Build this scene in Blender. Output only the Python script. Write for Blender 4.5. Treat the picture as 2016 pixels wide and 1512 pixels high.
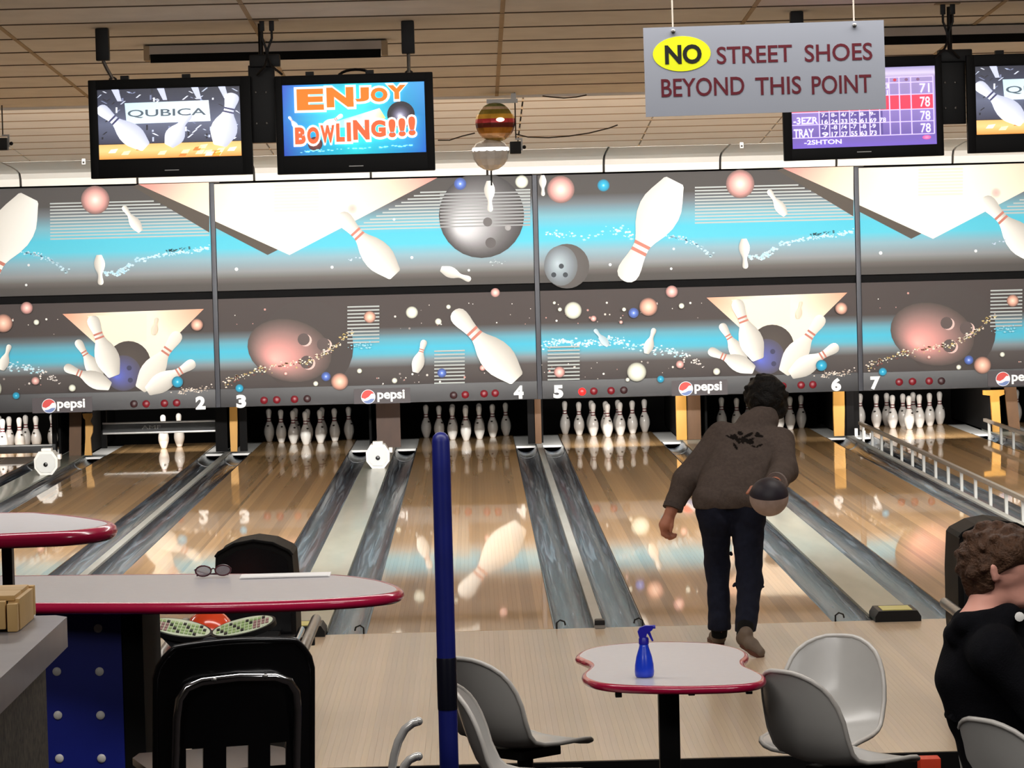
import bpy, bmesh, math, random
import numpy as np
from mathutils import Vector, Matrix, Euler
random.seed(7); np.random.seed(7)
PI = math.pi
for o in list(bpy.data.objects): bpy.data.objects.remove(o)
COL = bpy.context.scene.collection
SC = bpy.context.scene

# ------------------------------------------------------------------ camera
F_PX, PITCH, YAW, ROLL = 6513.8, 0.0426677, 0.0109138, -0.0251510
CAM = Vector((-0.671654, -18.8271, 2.20954))
_F = Vector((math.sin(YAW)*math.cos(PITCH), math.cos(YAW)*math.cos(PITCH), -math.sin(PITCH)))
_R0 = Vector((math.cos(YAW), -math.sin(YAW), 0))
_U0 = Vector((math.sin(YAW)*math.sin(PITCH), math.cos(YAW)*math.sin(PITCH), math.cos(PITCH)))
_R = _R0*math.cos(ROLL) + _U0*math.sin(ROLL)
_U = -_R0*math.sin(ROLL) + _U0*math.cos(ROLL)
cd = bpy.data.cameras.new('camera'); cam = bpy.data.objects.new('camera', cd); COL.objects.link(cam)
cd.sensor_width = 36; cd.lens = 36*F_PX/2016; cd.clip_start = 0.1; cd.clip_end = 200
m = Matrix((( _R.x, _U.x, -_F.x), (_R.y, _U.y, -_F.y), (_R.z, _U.z, -_F.z))).to_4x4()
m.translation = CAM; cam.matrix_world = m
SC.camera = cam
def ray(u, v): return _F + _R*((u-1008)/F_PX) + _U*((756-v)/F_PX)
def AT(u, v, Y):                       # the point of the world at depth Y
    r = ray(u, v); return CAM + r*((Y-CAM.y)/r.y)
def GZ(u, v, Z):                       # the point of the world at height Z
    r = ray(u, v); return CAM + r*((Z-CAM.z)/r.z)

# ------------------------------------------------------------------ world, lights, exposure
SC.view_settings.view_transform = 'Standard'; SC.view_settings.look = 'None'
SC.view_settings.gamma = 1; SC.view_settings.use_curve_mapping = False
SC.view_settings.exposure = 0.0
W = bpy.data.worlds.new('world'); SC.world = W; W.use_nodes = True
W.node_tree.nodes['Background'].inputs[0].default_value = (1.0, .93, .86, 1)
W.node_tree.nodes['Background'].inputs[1].default_value = 0.05
def area(name, loc, target, sx, sy, power, color=(1, .95, .88), spread=None):
    ld = bpy.data.lights.new(name, 'AREA'); ld.shape = 'RECTANGLE'; ld.size = sx; ld.size_y = sy
    ld.energy = power; ld.color = color
    if spread: ld.spread = spread
    o = bpy.data.objects.new(name, ld); COL.objects.link(o); o.location = loc
    d = Vector(target)-Vector(loc); o.rotation_euler = d.to_track_quat('-Z', 'Y').to_euler()
    return o
# tubes hidden behind the ceiling step, washing the masking units and the lanes
area('step_light', (0, 1.75, 3.235), (0, 16, 1.8), 13.5, .10, 330, (1, 1, .985), spread=math.radians(140))
area('step_light', (0, 1.72, 3.20), (0, 12.5, 3.34), 13.5, .06, 190, (1, .985, .95), spread=math.radians(40))  # extra strip added to brighten the farther ceiling leaf
area('step_light', (0, 1.9, 3.3), (0, 11, 0), 13.5, .12, 350, (1, .97, .92), spread=math.radians(85))  # extra wash added to make up the lanes' brightness
# ceiling battens over the approach, concourse lamps above and behind the camera
for lx in (-5.1, -1.71, 1.69, 5.08):
    area('batten_light', (lx, -1.62, 3.15), (lx, -1.0, 0), 1.15, .06, 26, (1, .95, .89))
for lx in (-3.2, 3.2):
    area('concourse_light', (lx, -14.2, 3.6), (lx*.6, -11.5, 0), 1.3, 1.3, 50, (1, .97, .94))
area('seating_light', (0, -10.05, 3.45), (0, -8.9, 0), 5.5, .35, 115, (1, .96, .92))
area('seating_light', (0, -5.9, 3.36), (0, -6.0, 0), 5.5, .5, 95, (1, .96, .92))
LANE_X = {1: -5.991, 2: -4.191, 3: -2.597, 4: -.797, 5: .797, 6: 2.597, 7: 4.191, 8: 5.991}
for n, pw in {1: 14, 2: 12, 3: 4.5, 4: 4.8, 5: 25, 6: 3, 7: 32, 8: 12}.items():
    area('deck_light', (LANE_X[n], 16.5 if n > 2 else 17.72, .62), (LANE_X[n], 18.6, .12), .9, .06, pw, (1, .95, .9))

# ------------------------------------------------------------------ helpers
def lin(c):
    c = c/255.0
    return c/12.92 if c <= .04045 else ((c+.055)/1.055)**2.4
def S(r, g, b): return (lin(r), lin(g), lin(b), 1.0)
MATS = {}
def mat(name, col=(.5, .5, .5, 1), rough=.5, metal=0, noise=0, nscale=8, bump=0, bscale=60, coat=0, crough=.05, spec=.5,
        attr=None, emit=0, trans=0, stretch=(1, 1, 1), objcol=False, dark=None, ior=1.5):
    if name in MATS: return MATS[name]
    M = bpy.data.materials.new(name); M.use_nodes = True; nt = M.node_tree
    b = nt.nodes['Principled BSDF']
    b.inputs['Roughness'].default_value = rough; b.inputs['Metallic'].default_value = metal
    b.inputs['Specular IOR Level'].default_value = spec; b.inputs['IOR'].default_value = ior
    b.inputs['Coat Weight'].default_value = coat; b.inputs['Coat Roughness'].default_value = crough
    b.inputs['Transmission Weight'].default_value = trans
    src = None
    if attr:
        a = nt.nodes.new('ShaderNodeAttribute'); a.attribute_name = attr; src = a.outputs['Color']
    elif objcol:
        a = nt.nodes.new('ShaderNodeObjectInfo'); src = a.outputs['Color']
    if noise or bump:
        tc = nt.nodes.new('ShaderNodeTexCoord'); mp = nt.nodes.new('ShaderNodeMapping')
        mp.inputs['Scale'].default_value = stretch
        nt.links.new(tc.outputs['Object'], mp.inputs['Vector'])
    if noise:
        n = nt.nodes.new('ShaderNodeTexNoise'); n.inputs['Scale'].default_value = nscale; n.inputs['Detail'].default_value = 4
        nt.links.new(mp.outputs[0], n.inputs['Vector'])
        mx = nt.nodes.new('ShaderNodeMix'); mx.data_type = 'RGBA'; mx.blend_type = 'MIX'
        rp = nt.nodes.new('ShaderNodeMapRange'); rp.inputs['From Min'].default_value = .3; rp.inputs['From Max'].default_value = .7
        nt.links.new(n.outputs['Fac'], rp.inputs['Value']); nt.links.new(rp.outputs[0], mx.inputs['Factor'])
        dk = dark or tuple(c*(1-noise) for c in col[:3])+(1,)
        if src is not None:
            mul = nt.nodes.new('ShaderNodeMix'); mul.data_type = 'RGBA'; mul.blend_type = 'MULTIPLY'
            mul.inputs['Factor'].default_value = 1
            nt.links.new(src, mul.inputs['A']); mul.inputs['B'].default_value = (1-noise, 1-noise, 1-noise, 1)
            nt.links.new(mul.outputs['Result'], mx.inputs['A']); nt.links.new(src, mx.inputs['B'])
        else:
            mx.inputs['A'].default_value = dk; mx.inputs['B'].default_value = col
        src = mx.outputs['Result']
    if src is not None: nt.links.new(src, b.inputs['Base Color'])
    else: b.inputs['Base Color'].default_value = col
    if emit:
        if src is not None: nt.links.new(src, b.inputs['Emission Color'])
        else: b.inputs['Emission Color'].default_value = col
        b.inputs['Emission Strength'].default_value = emit
    if bump:
        n2 = nt.nodes.new('ShaderNodeTexNoise'); n2.inputs['Scale'].default_value = bscale; n2.inputs['Detail'].default_value = 3
        nt.links.new(mp.outputs[0], n2.inputs['Vector'])
        bp = nt.nodes.new('ShaderNodeBump'); bp.inputs['Strength'].default_value = bump; bp.inputs['Distance'].default_value = .01
        nt.links.new(n2.outputs['Fac'], bp.inputs['Height']); nt.links.new(bp.outputs[0], b.inputs['Normal'])
    MATS[name] = M; return M

class MB:
    """collects shapes into one mesh"""
    def __init__(s): s.v = []; s.f = []
    def add(s, vs, fs):
        n = len(s.v); s.v += [tuple(x) for x in vs]; s.f += [tuple(i+n for i in q) for q in fs]; return s
    def box(s, x0, x1, y0, y1, z0, z1, ch=0):
        if ch <= 0:
            v = [(x, y, z) for z in (z0, z1) for y in (y0, y1) for x in (x0, x1)]
            return s.add(v, [(0, 2, 3, 1), (4, 5, 7, 6), (0, 1, 5, 4), (2, 6, 7, 3), (0, 4, 6, 2), (1, 3, 7, 5)])
        bm = bmesh.new(); bmesh.ops.create_cube(bm, size=1)
        for q in bm.verts: q.co = Vector(((x0+x1)/2+q.co.x*(x1-x0), (y0+y1)/2+q.co.y*(y1-y0), (z0+z1)/2+q.co.z*(z1-z0)))
        bmesh.ops.bevel(bm, geom=bm.edges[:], offset=ch, segments=2, affect='EDGES', profile=.7)
        return s.bm(bm)
    def bm(s, bm):
        bm.verts.index_update(); s.add([q.co for q in bm.verts], [[q.index for q in f.verts] for f in bm.faces]); bm.free(); return s
    def tube(s, pts, r, n=10, caps=True, closed=False):
        pts = [Vector(p) for p in pts]; N = len(pts); rs = r if isinstance(r, (list, tuple)) else [r]*N
        vs = []; up = None
        for i, p in enumerate(pts):
            if closed: t = pts[(i+1) % N]-pts[i-1]
            else: t = pts[min(i+1, N-1)]-pts[max(i-1, 0)]
            t.normalize()
            if up is None:
                up = Vector((0, 0, 1)) if abs(t.z) < .9 else Vector((0, 1, 0))
            a = t.cross(up).normalized(); b = a.cross(t).normalized(); up = b
            for k in range(n):
                an = 2*PI*k/n; vs.append(p+(a*math.cos(an)+b*math.sin(an))*rs[i])
        fs = []
        for i in range(N if closed else N-1):
            j = (i+1) % N
            for k in range(n): fs.append((i*n+k, i*n+(k+1) % n, j*n+(k+1) % n, j*n+k))
        if caps and not closed:
            fs.append(tuple(range(n-1, -1, -1))); fs.append(tuple((N-1)*n+k for k in range(n)))
        return s.add(vs, fs)
    def cyl(s, a, b, r0, r1=None, n=20): return s.tube([a, b], [r0, r0 if r1 is None else r1], n)
    def lathe(s, prof, n=20, c=(0, 0, 0), ax='z'):
        vs = []; fs = []
        for r, h in prof:
            for k in range(n):
                a = 2*PI*k/n
                p = (r*math.cos(a), r*math.sin(a), h) if ax == 'z' else (r*math.cos(a), -h, r*math.sin(a))
                vs.append((c[0]+p[0], c[1]+p[1], c[2]+p[2]))
        L = len(prof)
        for i in range(L-1):
            for k in range(n): fs.append((i*n+k, i*n+(k+1) % n, (i+1)*n+(k+1) % n, (i+1)*n+k))
        fs.append(tuple(range(n-1, -1, -1))); fs.append(tuple((L-1)*n+k for k in range(n)))
        return s.add(vs, fs)
    def prism(s, poly, z0, z1):            # outline in xy
        n = len(poly); vs = [(x, y, z0) for x, y in poly]+[(x, y, z1) for x, y in poly]
        return s.add(vs, [tuple(range(n-1, -1, -1)), tuple(range(n, 2*n))]+[(i, (i+1) % n, n+(i+1) % n, n+i) for i in range(n)])
    def prism_y(s, poly, y0, y1):          # outline in xz, seen from -y
        n = len(poly); vs = [(x, y0, z) for x, z in poly]+[(x, y1, z) for x, z in poly]
        return s.add(vs, [tuple(range(n)), tuple(range(2*n-1, n-1, -1))]+[(i, n+i, n+(i+1) % n, (i+1) % n) for i in range(n)])
    def prism_x(s, poly, x0, x1):          # outline in yz
        n = len(poly); vs = [(x0, y, z) for y, z in poly]+[(x1, y, z) for y, z in poly]
        return s.add(vs, [tuple(range(n)), tuple(range(2*n-1, n-1, -1))]+[(i, n+i, n+(i+1) % n, (i+1) % n) for i in range(n)])
    def sphere(s, c, r, n=16, sc=(1, 1, 1)):
        prof = [(max(1e-4, math.sin(PI*i/n)), -math.cos(PI*i/n)) for i in range(n+1)]
        k = len(s.v); s.lathe(prof, n*2)
        s.v[k:] = [(c[0]+x*r*sc[0], c[1]+y*r*sc[1], c[2]+z*r*sc[2]) for x, y, z in s.v[k:]]
        return s
    def move(s, M):
        s.v = [tuple(M @ Vector(p)) for p in s.v]; return s
    def mesh(s, name, smooth=False):
        me = bpy.data.meshes.new(name); me.from_pydata(s.v, [], s.f)
        bm = bmesh.new(); bm.from_mesh(me); bmesh.ops.recalc_face_normals(bm, faces=bm.faces[:]); bm.to_mesh(me); bm.free()
        if smooth:
            for p in me.polygons: p.use_smooth = True
            if smooth != 'all':
                try: me.set_sharp_from_angle(angle=math.radians(40))
                except Exception: pass
        return me
def link(name, me, M=None, parent=None, loc=None, rot=None):
    if M is not None and len(me.materials) == 0: me.materials.append(M)
    o = bpy.data.objects.new(name, me); COL.objects.link(o)
    if parent is not None: o.parent = parent
    if loc is not None: o.location = loc
    if rot is not None: o.rotation_euler = rot
    return o
def obj(name, mb, M, parent=None, loc=None, rot=None, smooth=True): return link(name, mb.mesh(name, smooth), M, parent, loc, rot)
def tag(o, label, cat, group=None):
    o['label'] = label; o['category'] = cat
    if group: o['group'] = group
    return o
def thing(name, label, cat, loc=(0, 0, 0), rz=0, group=None):
    o = bpy.data.objects.new(name, None); COL.objects.link(o); o.location = loc; o.rotation_euler = (0, 0, rz)
    o.empty_display_size = .1
    return tag(o, label, cat, group)
def struct(name, mb, M, parent=None, smooth=False):
    o = obj(name, mb, M, parent, smooth=smooth); o['kind'] = 'structure'; return o
def copy_tree(r, loc=None, rz=None, label=None, parent=None):
    c = r.copy(); COL.objects.link(c)
    if parent is not None: c.parent = parent
    if loc is not None: c.location = loc
    if rz is not None: c.rotation_euler = (0, 0, rz)
    if label: c['label'] = label
    for ch in list(r.children): copy_tree(ch, parent=c)
    return c
def text(body, x0, x1, z0, z1, M, parent=None, y=0, name='lettering', bold=0, depth=.001, shear=0, fit=True):
    """flat letters filling the box x0..x1, z0..z1, facing -Y"""
    cu = bpy.data.curves.new('t', 'FONT'); cu.body = body; cu.offset = bold; cu.shear = shear; cu.resolution_u = 4
    o = bpy.data.objects.new('t', cu); COL.objects.link(o)
    dg = bpy.context.evaluated_depsgraph_get(); dg.update()
    me = bpy.data.meshes.new_from_object(o.evaluated_get(dg)); bpy.data.objects.remove(o)
    v = np.array([q.co[:] for q in me.vertices]); lo, hi = v.min(0), v.max(0)
    sx = (x1-x0)/(hi[0]-lo[0]); sz = (z1-z0)/(hi[1]-lo[1])
    for q in me.vertices: q.co = (x0+(q.co.x-lo[0])*sx, y, z0+(q.co.y-lo[1])*sz)
    me.materials.clear()
    bm = bmesh.new(); bm.from_mesh(me)
    ex = bmesh.ops.extrude_face_region(bm, geom=bm.faces[:])
    for q in ex['geom']:
        if isinstance(q, bmesh.types.BMVert): q.co.y -= depth
    bmesh.ops.recalc_face_normals(bm, faces=bm.faces[:]); bm.to_mesh(me); bm.free()
    for q in me.polygons: q.use_smooth = False
    me.name = name
    return link(name, me, M, parent)

class Art:
    """flat print: coloured shapes laid on each other; fn turns the artwork's own grid into metres"""
    def __init__(s, fn, y, dy): s.fn = fn; s.y = y; s.dy = dy; s.v = []; s.c = []; s.f = []
    def layer(s): s.y -= s.dy
    def raw(s, pts, cols, faces, new=True):
        if new: s.layer()
        n = len(s.v)
        for p, c in zip(pts, cols):
            x, z = s.fn(*p); s.v.append((x, s.y, z)); s.c.append(S(*c))
        s.f += [tuple(i+n for i in q) for q in faces]
    def poly(s, pts, c, new=True):
        cols = c if isinstance(c, list) else [c]*len(pts)
        s.raw(pts, cols, [tuple(range(len(pts)))], new)
    def band(s, u0, u1, stops, slope=0, uref=0, new=True):   # vertical gradient
        pts = []; cols = []; fs = []
        for v, c in stops:
            pts += [(u0, v-slope*(u0-uref)), (u1, v-slope*(u1-uref))]; cols += [c, c]
        for i in range(len(stops)-1): fs.append((2*i, 2*i+2, 2*i+3, 2*i+1))
        s.raw(pts, cols, fs, new)
    def disc(s, u, v, r, stops, off=(0, 0), sy=1, n=28, rot=0, new=True):
        pts = [(u+off[0]*r, v+off[1]*r*sy)]; cols = [stops[0][1]]; fs = []
        K = 7
        for k in range(1, K+1):
            t = k/K
            for a, b in zip(stops[:-1], stops[1:]):
                if a[0] <= t <= b[0]+1e-6:
                    w = (t-a[0])/(b[0]-a[0]); c = tuple(a[1][j]*(1-w)+b[1][j]*w for j in range(3)); break
            for i in range(n):
                an = 2*PI*i/n; ex, ey = math.cos(an)*r, math.sin(an)*r*sy
                ex, ey = ex*math.cos(rot)-ey*math.sin(rot), ex*math.sin(rot)+ey*math.cos(rot)
                pts.append((u+off[0]*r*(1-t)+ex*t, v+off[1]*r*sy*(1-t)+ey*t)); cols.append(c)
        for i in range(n): fs.append((0, 1+i, 1+(i+1) % n))
        for k in range(K-1):
            for i in range(n):
                a = 1+k*n+i; b = 1+k*n+(i+1) % n; fs.append((a, a+n, b+n, b))
        s.raw(pts, cols, fs, new)
    def flat(s, u, v, r, c, sy=1): s.disc(u, v, r, [(0, c), (1, c)], sy=sy, n=16)
    def pin(s, ub, vb, uh, vh, wid=1, light=(252, 250, 242), dark=(176, 172, 165), stripe=(190, 120, 105), bands=True):
        dx, dy = uh-ub, vh-vb; L = math.hypot(dx, dy); ax, ay = dx/L, dy/L; px, py = -ay, ax
        pts = []; cols = []; fs = []; K = 7
        prof = PIN
        for h, r in prof:
            for k in range(K):
                t = -1+2*k/(K-1); w = r*L*wid*t
                pts.append((ub+ax*h*L+px*w, vb+ay*h*L+py*w))
                q = (k/(K-1))**1.3; cols.append(tuple(light[j]*(1-q)+dark[j]*q for j in range(3)))
        for i in range(len(prof)-1):
            for k in range(K-1): fs.append((i*K+k, i*K+k+1, (i+1)*K+k+1, (i+1)*K+k))
        s.raw(pts, cols, fs)
        if bands:
            for h0, h1 in ((.625, .655), (.69, .72)):
                r0 = np.interp(h0, [p[0] for p in prof], [p[1] for p in prof])*L*wid
                r1 = np.interp(h1, [p[0] for p in prof], [p[1] for p in prof])*L*wid
                a = [(ub+ax*h*L+px*w, vb+ay*h*L+py*w) for h, w in ((h0, -r0), (h0, r0), (h1, r1), (h1, -r1))]
                s.poly(a, stripe)
    def lines(s, u0, u1, v0, v1, n, c, slope=.0251, clip=None, th=.42):
        s.layer(); st = (v1-v0)/n
        for i in range(n):
            v = v0+st*i; a = u0 if clip is None else max(u0, clip[0](v)); b = u1 if clip is None else min(u1, clip[1](v))
            if b <= a: continue
            s.poly([(a, v-slope*(a-u0)), (b, v-slope*(b-u0)), (b, v+st*th-slope*(b-u0)), (a, v+st*th-slope*(a-u0))], c, new=False)
    def specks(s, path, n, spread, size, cols):
        s.layer()
        for i in range(n):
            t = random.random()*(len(path)-1); k = int(t); w = t-k
            u = path[k][0]*(1-w)+path[k+1][0]*w+random.gauss(0, spread*.8); v = path[k][1]*(1-w)+path[k+1][1]*w+random.gauss(0, spread*.5)
            r = size*random.uniform(.4, 1.2); a = random.random()*PI
            s.poly([(u+r*math.cos(a+j*PI/2)*random.uniform(.6, 1.4), v+r*.7*math.sin(a+j*PI/2)) for j in range(4)], random.choice(cols), new=False)
    def wedge(s, A, B, C, colf, clip=(-1e9, 1e9), n=18):      # triangle, top corners A B, apex C, coloured by a function
        pts = []; cols = []; fs = []
        for i in range(n+1):
            t = i/n; lu, lv = A[0]+(C[0]-A[0])*t, A[1]+(C[1]-A[1])*t; ru, rv = B[0]+(C[0]-B[0])*t, B[1]+(C[1]-B[1])*t
            for j in range(n+1):
                q = j/n; u = lu+(ru-lu)*q; u2 = min(max(u, clip[0]), clip[1]); v = lv+(rv-lv)*((u2-lu)/(ru-lu) if ru-lu > 1e-6 else 0)
                v = min(max(v, min(lv, rv)), max(lv, rv)); pts.append((u2, v)); cols.append(colf(u2, v))
        for i in range(n):
            for j in range(n): a = i*(n+1)+j; fs.append((a, a+1, a+n+2, a+n+1))
        s.raw(pts, cols, fs)
    def build(s, name, M, parent=None, loc=None):
        me = bpy.data.meshes.new(name); me.from_pydata(s.v, [], s.f)
        bm = bmesh.new(); bm.from_mesh(me); bm.normal_update()
        for f in bm.faces:
            if f.normal.y > 0: f.normal_flip()
        bm.to_mesh(me); bm.free()
        at = me.color_attributes.new('Col', 'FLOAT_COLOR', 'POINT')
        at.data.foreach_set('color', np.array(s.c, dtype=np.float32).ravel())
        return link(name, me, M, parent, loc)

PIN_IN = [(0, 1.016), (.25, 1.25), (.75, 1.414), (2.25, 1.953), (3.375, 2.281), (4.5, 2.383), (5.875, 2.255), (7.25, 1.852), (8.625, 1.236),
          (9.375, .982), (10, .898), (10.875, .935), (11.75, 1.047), (12.625, 1.203), (13.5, 1.273), (14.2, 1.17), (14.7, .85), (14.95, .4), (15, .02)]
PIN = [(h/15, r/15) for h, r in PIN_IN]

# ---- organic surfaces: smooth union of tapered capsules, polygonised on a grid
def sdf_mesh(name, prims, vox, k=.03, disp=None, smooth_iter=1, cutz=None):
    P = []
    for q in prims:
        a, b = np.array(q[0], float), np.array(q[1], float); P.append((a, b, q[2], q[3], q[4] if len(q) > 4 else k, q[5] if len(q) > 5 else None))
    lo = np.min([np.minimum(a-ra, b-rb) for a, b, ra, rb, _, _ in P], 0)-4*vox-.01
    hi = np.max([np.maximum(a+ra, b+rb) for a, b, ra, rb, _, _ in P], 0)+4*vox+.01
    n = np.ceil((hi-lo)/vox).astype(int)+1
    D = np.full(n, 1.0, np.float32)
    ax = [lo[i]+vox*np.arange(n[i]) for i in range(3)]
    for a, b, ra, rb, kk, cut in P:
        mg = kk+3*vox
        l = np.minimum(a-ra, b-rb)-mg; h = np.maximum(a+ra, b+rb)+mg
        i0 = np.clip(((l-lo)/vox).astype(int), 0, n-1); i1 = np.clip(np.ceil((h-lo)/vox).astype(int)+1, 1, n)
        sl = tuple(slice(i0[i], i1[i]) for i in range(3))
        X, Y, Z = np.meshgrid(ax[0][sl[0]], ax[1][sl[1]], ax[2][sl[2]], indexing='ij')
        ab = b-a; L2 = max(float(ab@ab), 1e-12)
        t = np.clip(((X-a[0])*ab[0]+(Y-a[1])*ab[1]+(Z-a[2])*ab[2])/L2, 0, 1)
        d = np.sqrt((X-a[0]-t*ab[0])**2+(Y-a[1]-t*ab[1])**2+(Z-a[2]-t*ab[2])**2)-(ra+(rb-ra)*t)
        if cut is not None:
            c, nn = np.array(cut[0], float), np.array(cut[1], float); nn = nn/np.linalg.norm(nn)
            d = np.maximum(d, (X-c[0])*nn[0]+(Y-c[1])*nn[1]+(Z-c[2])*nn[2])
        o = D[sl]; hh = np.maximum(kk-np.abs(o-d), 0)/kk
        D[sl] = np.minimum(o, d)-hh*hh*kk*.25
    if disp is not None:
        X, Y, Z = np.meshgrid(*ax, indexing='ij'); D = D+disp(X, Y, Z)
    if cutz is not None:
        D = np.maximum(D, (cutz-ax[2])[None, None, :])
    sgn = D < 0
    c = n-1; cnt = np.zeros(c, np.int32); acc = np.zeros(tuple(c)+(3,), np.float32)
    offs = [(i, j, kk) for i in (0, 1) for j in (0, 1) for kk in (0, 1)]
    for o1 in offs:
        for axx in range(3):
            if o1[axx]: continue
            o2 = list(o1); o2[axx] = 1
            s1 = tuple(slice(o1[i], o1[i]+c[i]) for i in range(3)); s2 = tuple(slice(o2[i], o2[i]+c[i]) for i in range(3))
            m_ = sgn[s1] != sgn[s2]; d1 = D[s1][m_]; d2 = D[s2][m_]; t = d1/(d1-d2)
            q = np.tile(np.array(o1, np.float32), (len(t), 1)); q[:, axx] += t
            acc[m_] += q; cnt[m_] += 1
    act = cnt > 0; idx = np.full(c, -1, np.int64); idx[act] = np.arange(act.sum())
    ijk = np.argwhere(act); V = lo+vox*(ijk+acc[act]/cnt[act][:, None])
    Fs = []
    for axx in range(3):
        a1, a2 = [(1, 2), (2, 0), (0, 1)][axx]
        sl0 = [slice(0, c[i]) for i in range(3)]; sl1 = [slice(0, c[i]) for i in range(3)]
        sl0[axx] = slice(0, n[axx]-1); sl1[axx] = slice(1, n[axx])
        A = sgn[tuple(sl0)]; B = sgn[tuple(sl1)]; e = np.argwhere(A != B)
        e = e[(e[:, a1] > 0) & (e[:, a2] > 0)]
        fl = A[tuple(e.T)]
        def g(d1, d2):
            q = e.copy(); q[:, a1] -= d1; q[:, a2] -= d2; return idx[tuple(q.T)]
        quad = np.stack([g(1, 1), g(0, 1), g(0, 0), g(1, 0)], 1)
        quad[~fl] = quad[~fl][:, ::-1]
        Fs.append(quad)
    Q = np.concatenate(Fs); Q = Q[(Q >= 0).all(1)]
    for _ in range(smooth_iter):
        s_ = np.zeros_like(V); w = np.zeros(len(V))
        for i in range(4):
            for j in ((i+1) % 4, (i-1) % 4):
                np.add.at(s_, Q[:, i], V[Q[:, j]]); np.add.at(w, Q[:, i], 1)
        V = V*.4+.6*s_/np.maximum(w, 1)[:, None]
    return V, Q
def vq_obj(name, V, Q, M, parent=None, base=(0, 0, 0), cols=None):
    me = bpy.data.meshes.new(name); V = V-np.array(base)
    me.vertices.add(len(V)); me.vertices.foreach_set('co', V.astype(np.float32).ravel())
    me.loops.add(Q.size); me.loops.foreach_set('vertex_index', Q.astype(np.int32).ravel())
    me.polygons.add(len(Q)); me.polygons.foreach_set('loop_start', np.arange(0, Q.size, 4, dtype=np.int32))
    me.polygons.foreach_set('use_smooth', np.ones(len(Q), bool))
    me.update(calc_edges=True); me.validate()
    if cols is not None:
        at = me.color_attributes.new('Col', 'FLOAT_COLOR', 'POINT'); at.data.foreach_set('color', cols.astype(np.float32).ravel())
    return link(name, me, M, parent)

# ------------------------------------------------------------------ materials
m_print = mat('printed_panel', attr='Col', rough=.55, spec=.2)
m_screen = mat('screen_glow', attr='Col', rough=.25, emit=1.1)
m_black = mat('black_plastic', S(16, 15, 16), .45, noise=.2, nscale=20, spec=.3)
m_matte = mat('matte_black', S(14, 13, 13), .8, noise=.3, nscale=6, spec=.15)
m_gloss = mat('glossy_black', S(12, 12, 14), .22, noise=.1, nscale=10)
m_chrome = mat('chrome', S(205, 205, 208), .13, 1, noise=.08, nscale=15)
m_steel = mat('dull_steel', S(150, 148, 145), .35, .9, noise=.15, nscale=20)
m_white = mat('white_paint', S(235, 233, 228), .45, noise=.05, nscale=10)
m_digit = mat('white_lettering', S(250, 250, 248), .5, noise=.02, nscale=10)
m_tile = mat('ceiling_tile', S(236, 233, 228), .85, noise=.10, nscale=5, bump=.15, bscale=120, spec=.1, objcol=False)
m_tile2 = mat('bright_tile', S(242, 236, 226), .85, noise=.06, nscale=3, bump=.1, bscale=120, spec=.1)
m_bar = mat('ceiling_bar', S(96, 80, 64), .7, noise=.2, nscale=6)
m_bar2 = mat('pale_bar', S(176, 156, 128), .7, noise=.1, nscale=6)
m_joint = mat('dark_joint', S(60, 55, 50), .8, noise=.2, nscale=6)
m_cove = mat('cove_panel', S(226, 222, 215), .7, noise=.04, nscale=3)
m_lane = mat('lane_wood', objcol=True, rough=.4, spec=.25, noise=.05, nscale=3, stretch=(30, .35, 1), coat=.9, crough=.03)
m_appr = mat('approach_wood', objcol=True, rough=.3, spec=.35, noise=.1, nscale=3, stretch=(10, .5, 1), coat=.25, crough=.18)
m_carpet = mat('dark_carpet', S(38, 33, 32), .95, noise=.5, nscale=40, bump=.4, bscale=200, spec=.1)
m_cap = mat('division_cap', S(174, 178, 164), .3, noise=.18, nscale=2.5, stretch=(3, .5, 1), coat=.4, crough=.12)
m_capn = mat('narrow_cap', S(172, 174, 170), .35, noise=.15, nscale=3, stretch=(3, .6, 1))
m_wall = mat('side_wall', S(120, 104, 88), .8, noise=.15, nscale=3)
m_red = mat('red_edging', S(164, 18, 60), .22, noise=.1, nscale=12, coat=.5)
m_lam = mat('grey_laminate', S(186, 184, 188), .3, noise=.05, nscale=40)
m_blue = mat('blue_laminate', S(16, 30, 128), .45, noise=.12, nscale=10)
m_pole = mat('blue_paint', S(18, 27, 108), .4, noise=.25, nscale=12)
m_seat = mat('grey_seat_shell', S(176, 174, 170), .3, noise=.06, nscale=10, coat=.3, crough=.15)
m_pin = mat('pin_white', S(240, 236, 230), .25, noise=.04, nscale=12, coat=.5)
m_stripe = mat('pin_stripe', S(110, 24, 34), .3, noise=.1, nscale=20)
m_yel = mat('yellow_wood', S(205, 150, 62), .5, noise=.25, nscale=6, stretch=(1, 1, .3))
m_brown = mat('brown_board', S(96, 64, 32), .6, noise=.35, nscale=8, stretch=(1, 1, .3))
m_pine = mat('pine_wood', S(214, 174, 112), .55, noise=.25, nscale=6, stretch=(.3, 1, 1))
m_speck = mat('speckled_laminate', S(92, 84, 70), .6, noise=.9, nscale=60, dark=S(30, 27, 23))
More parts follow.
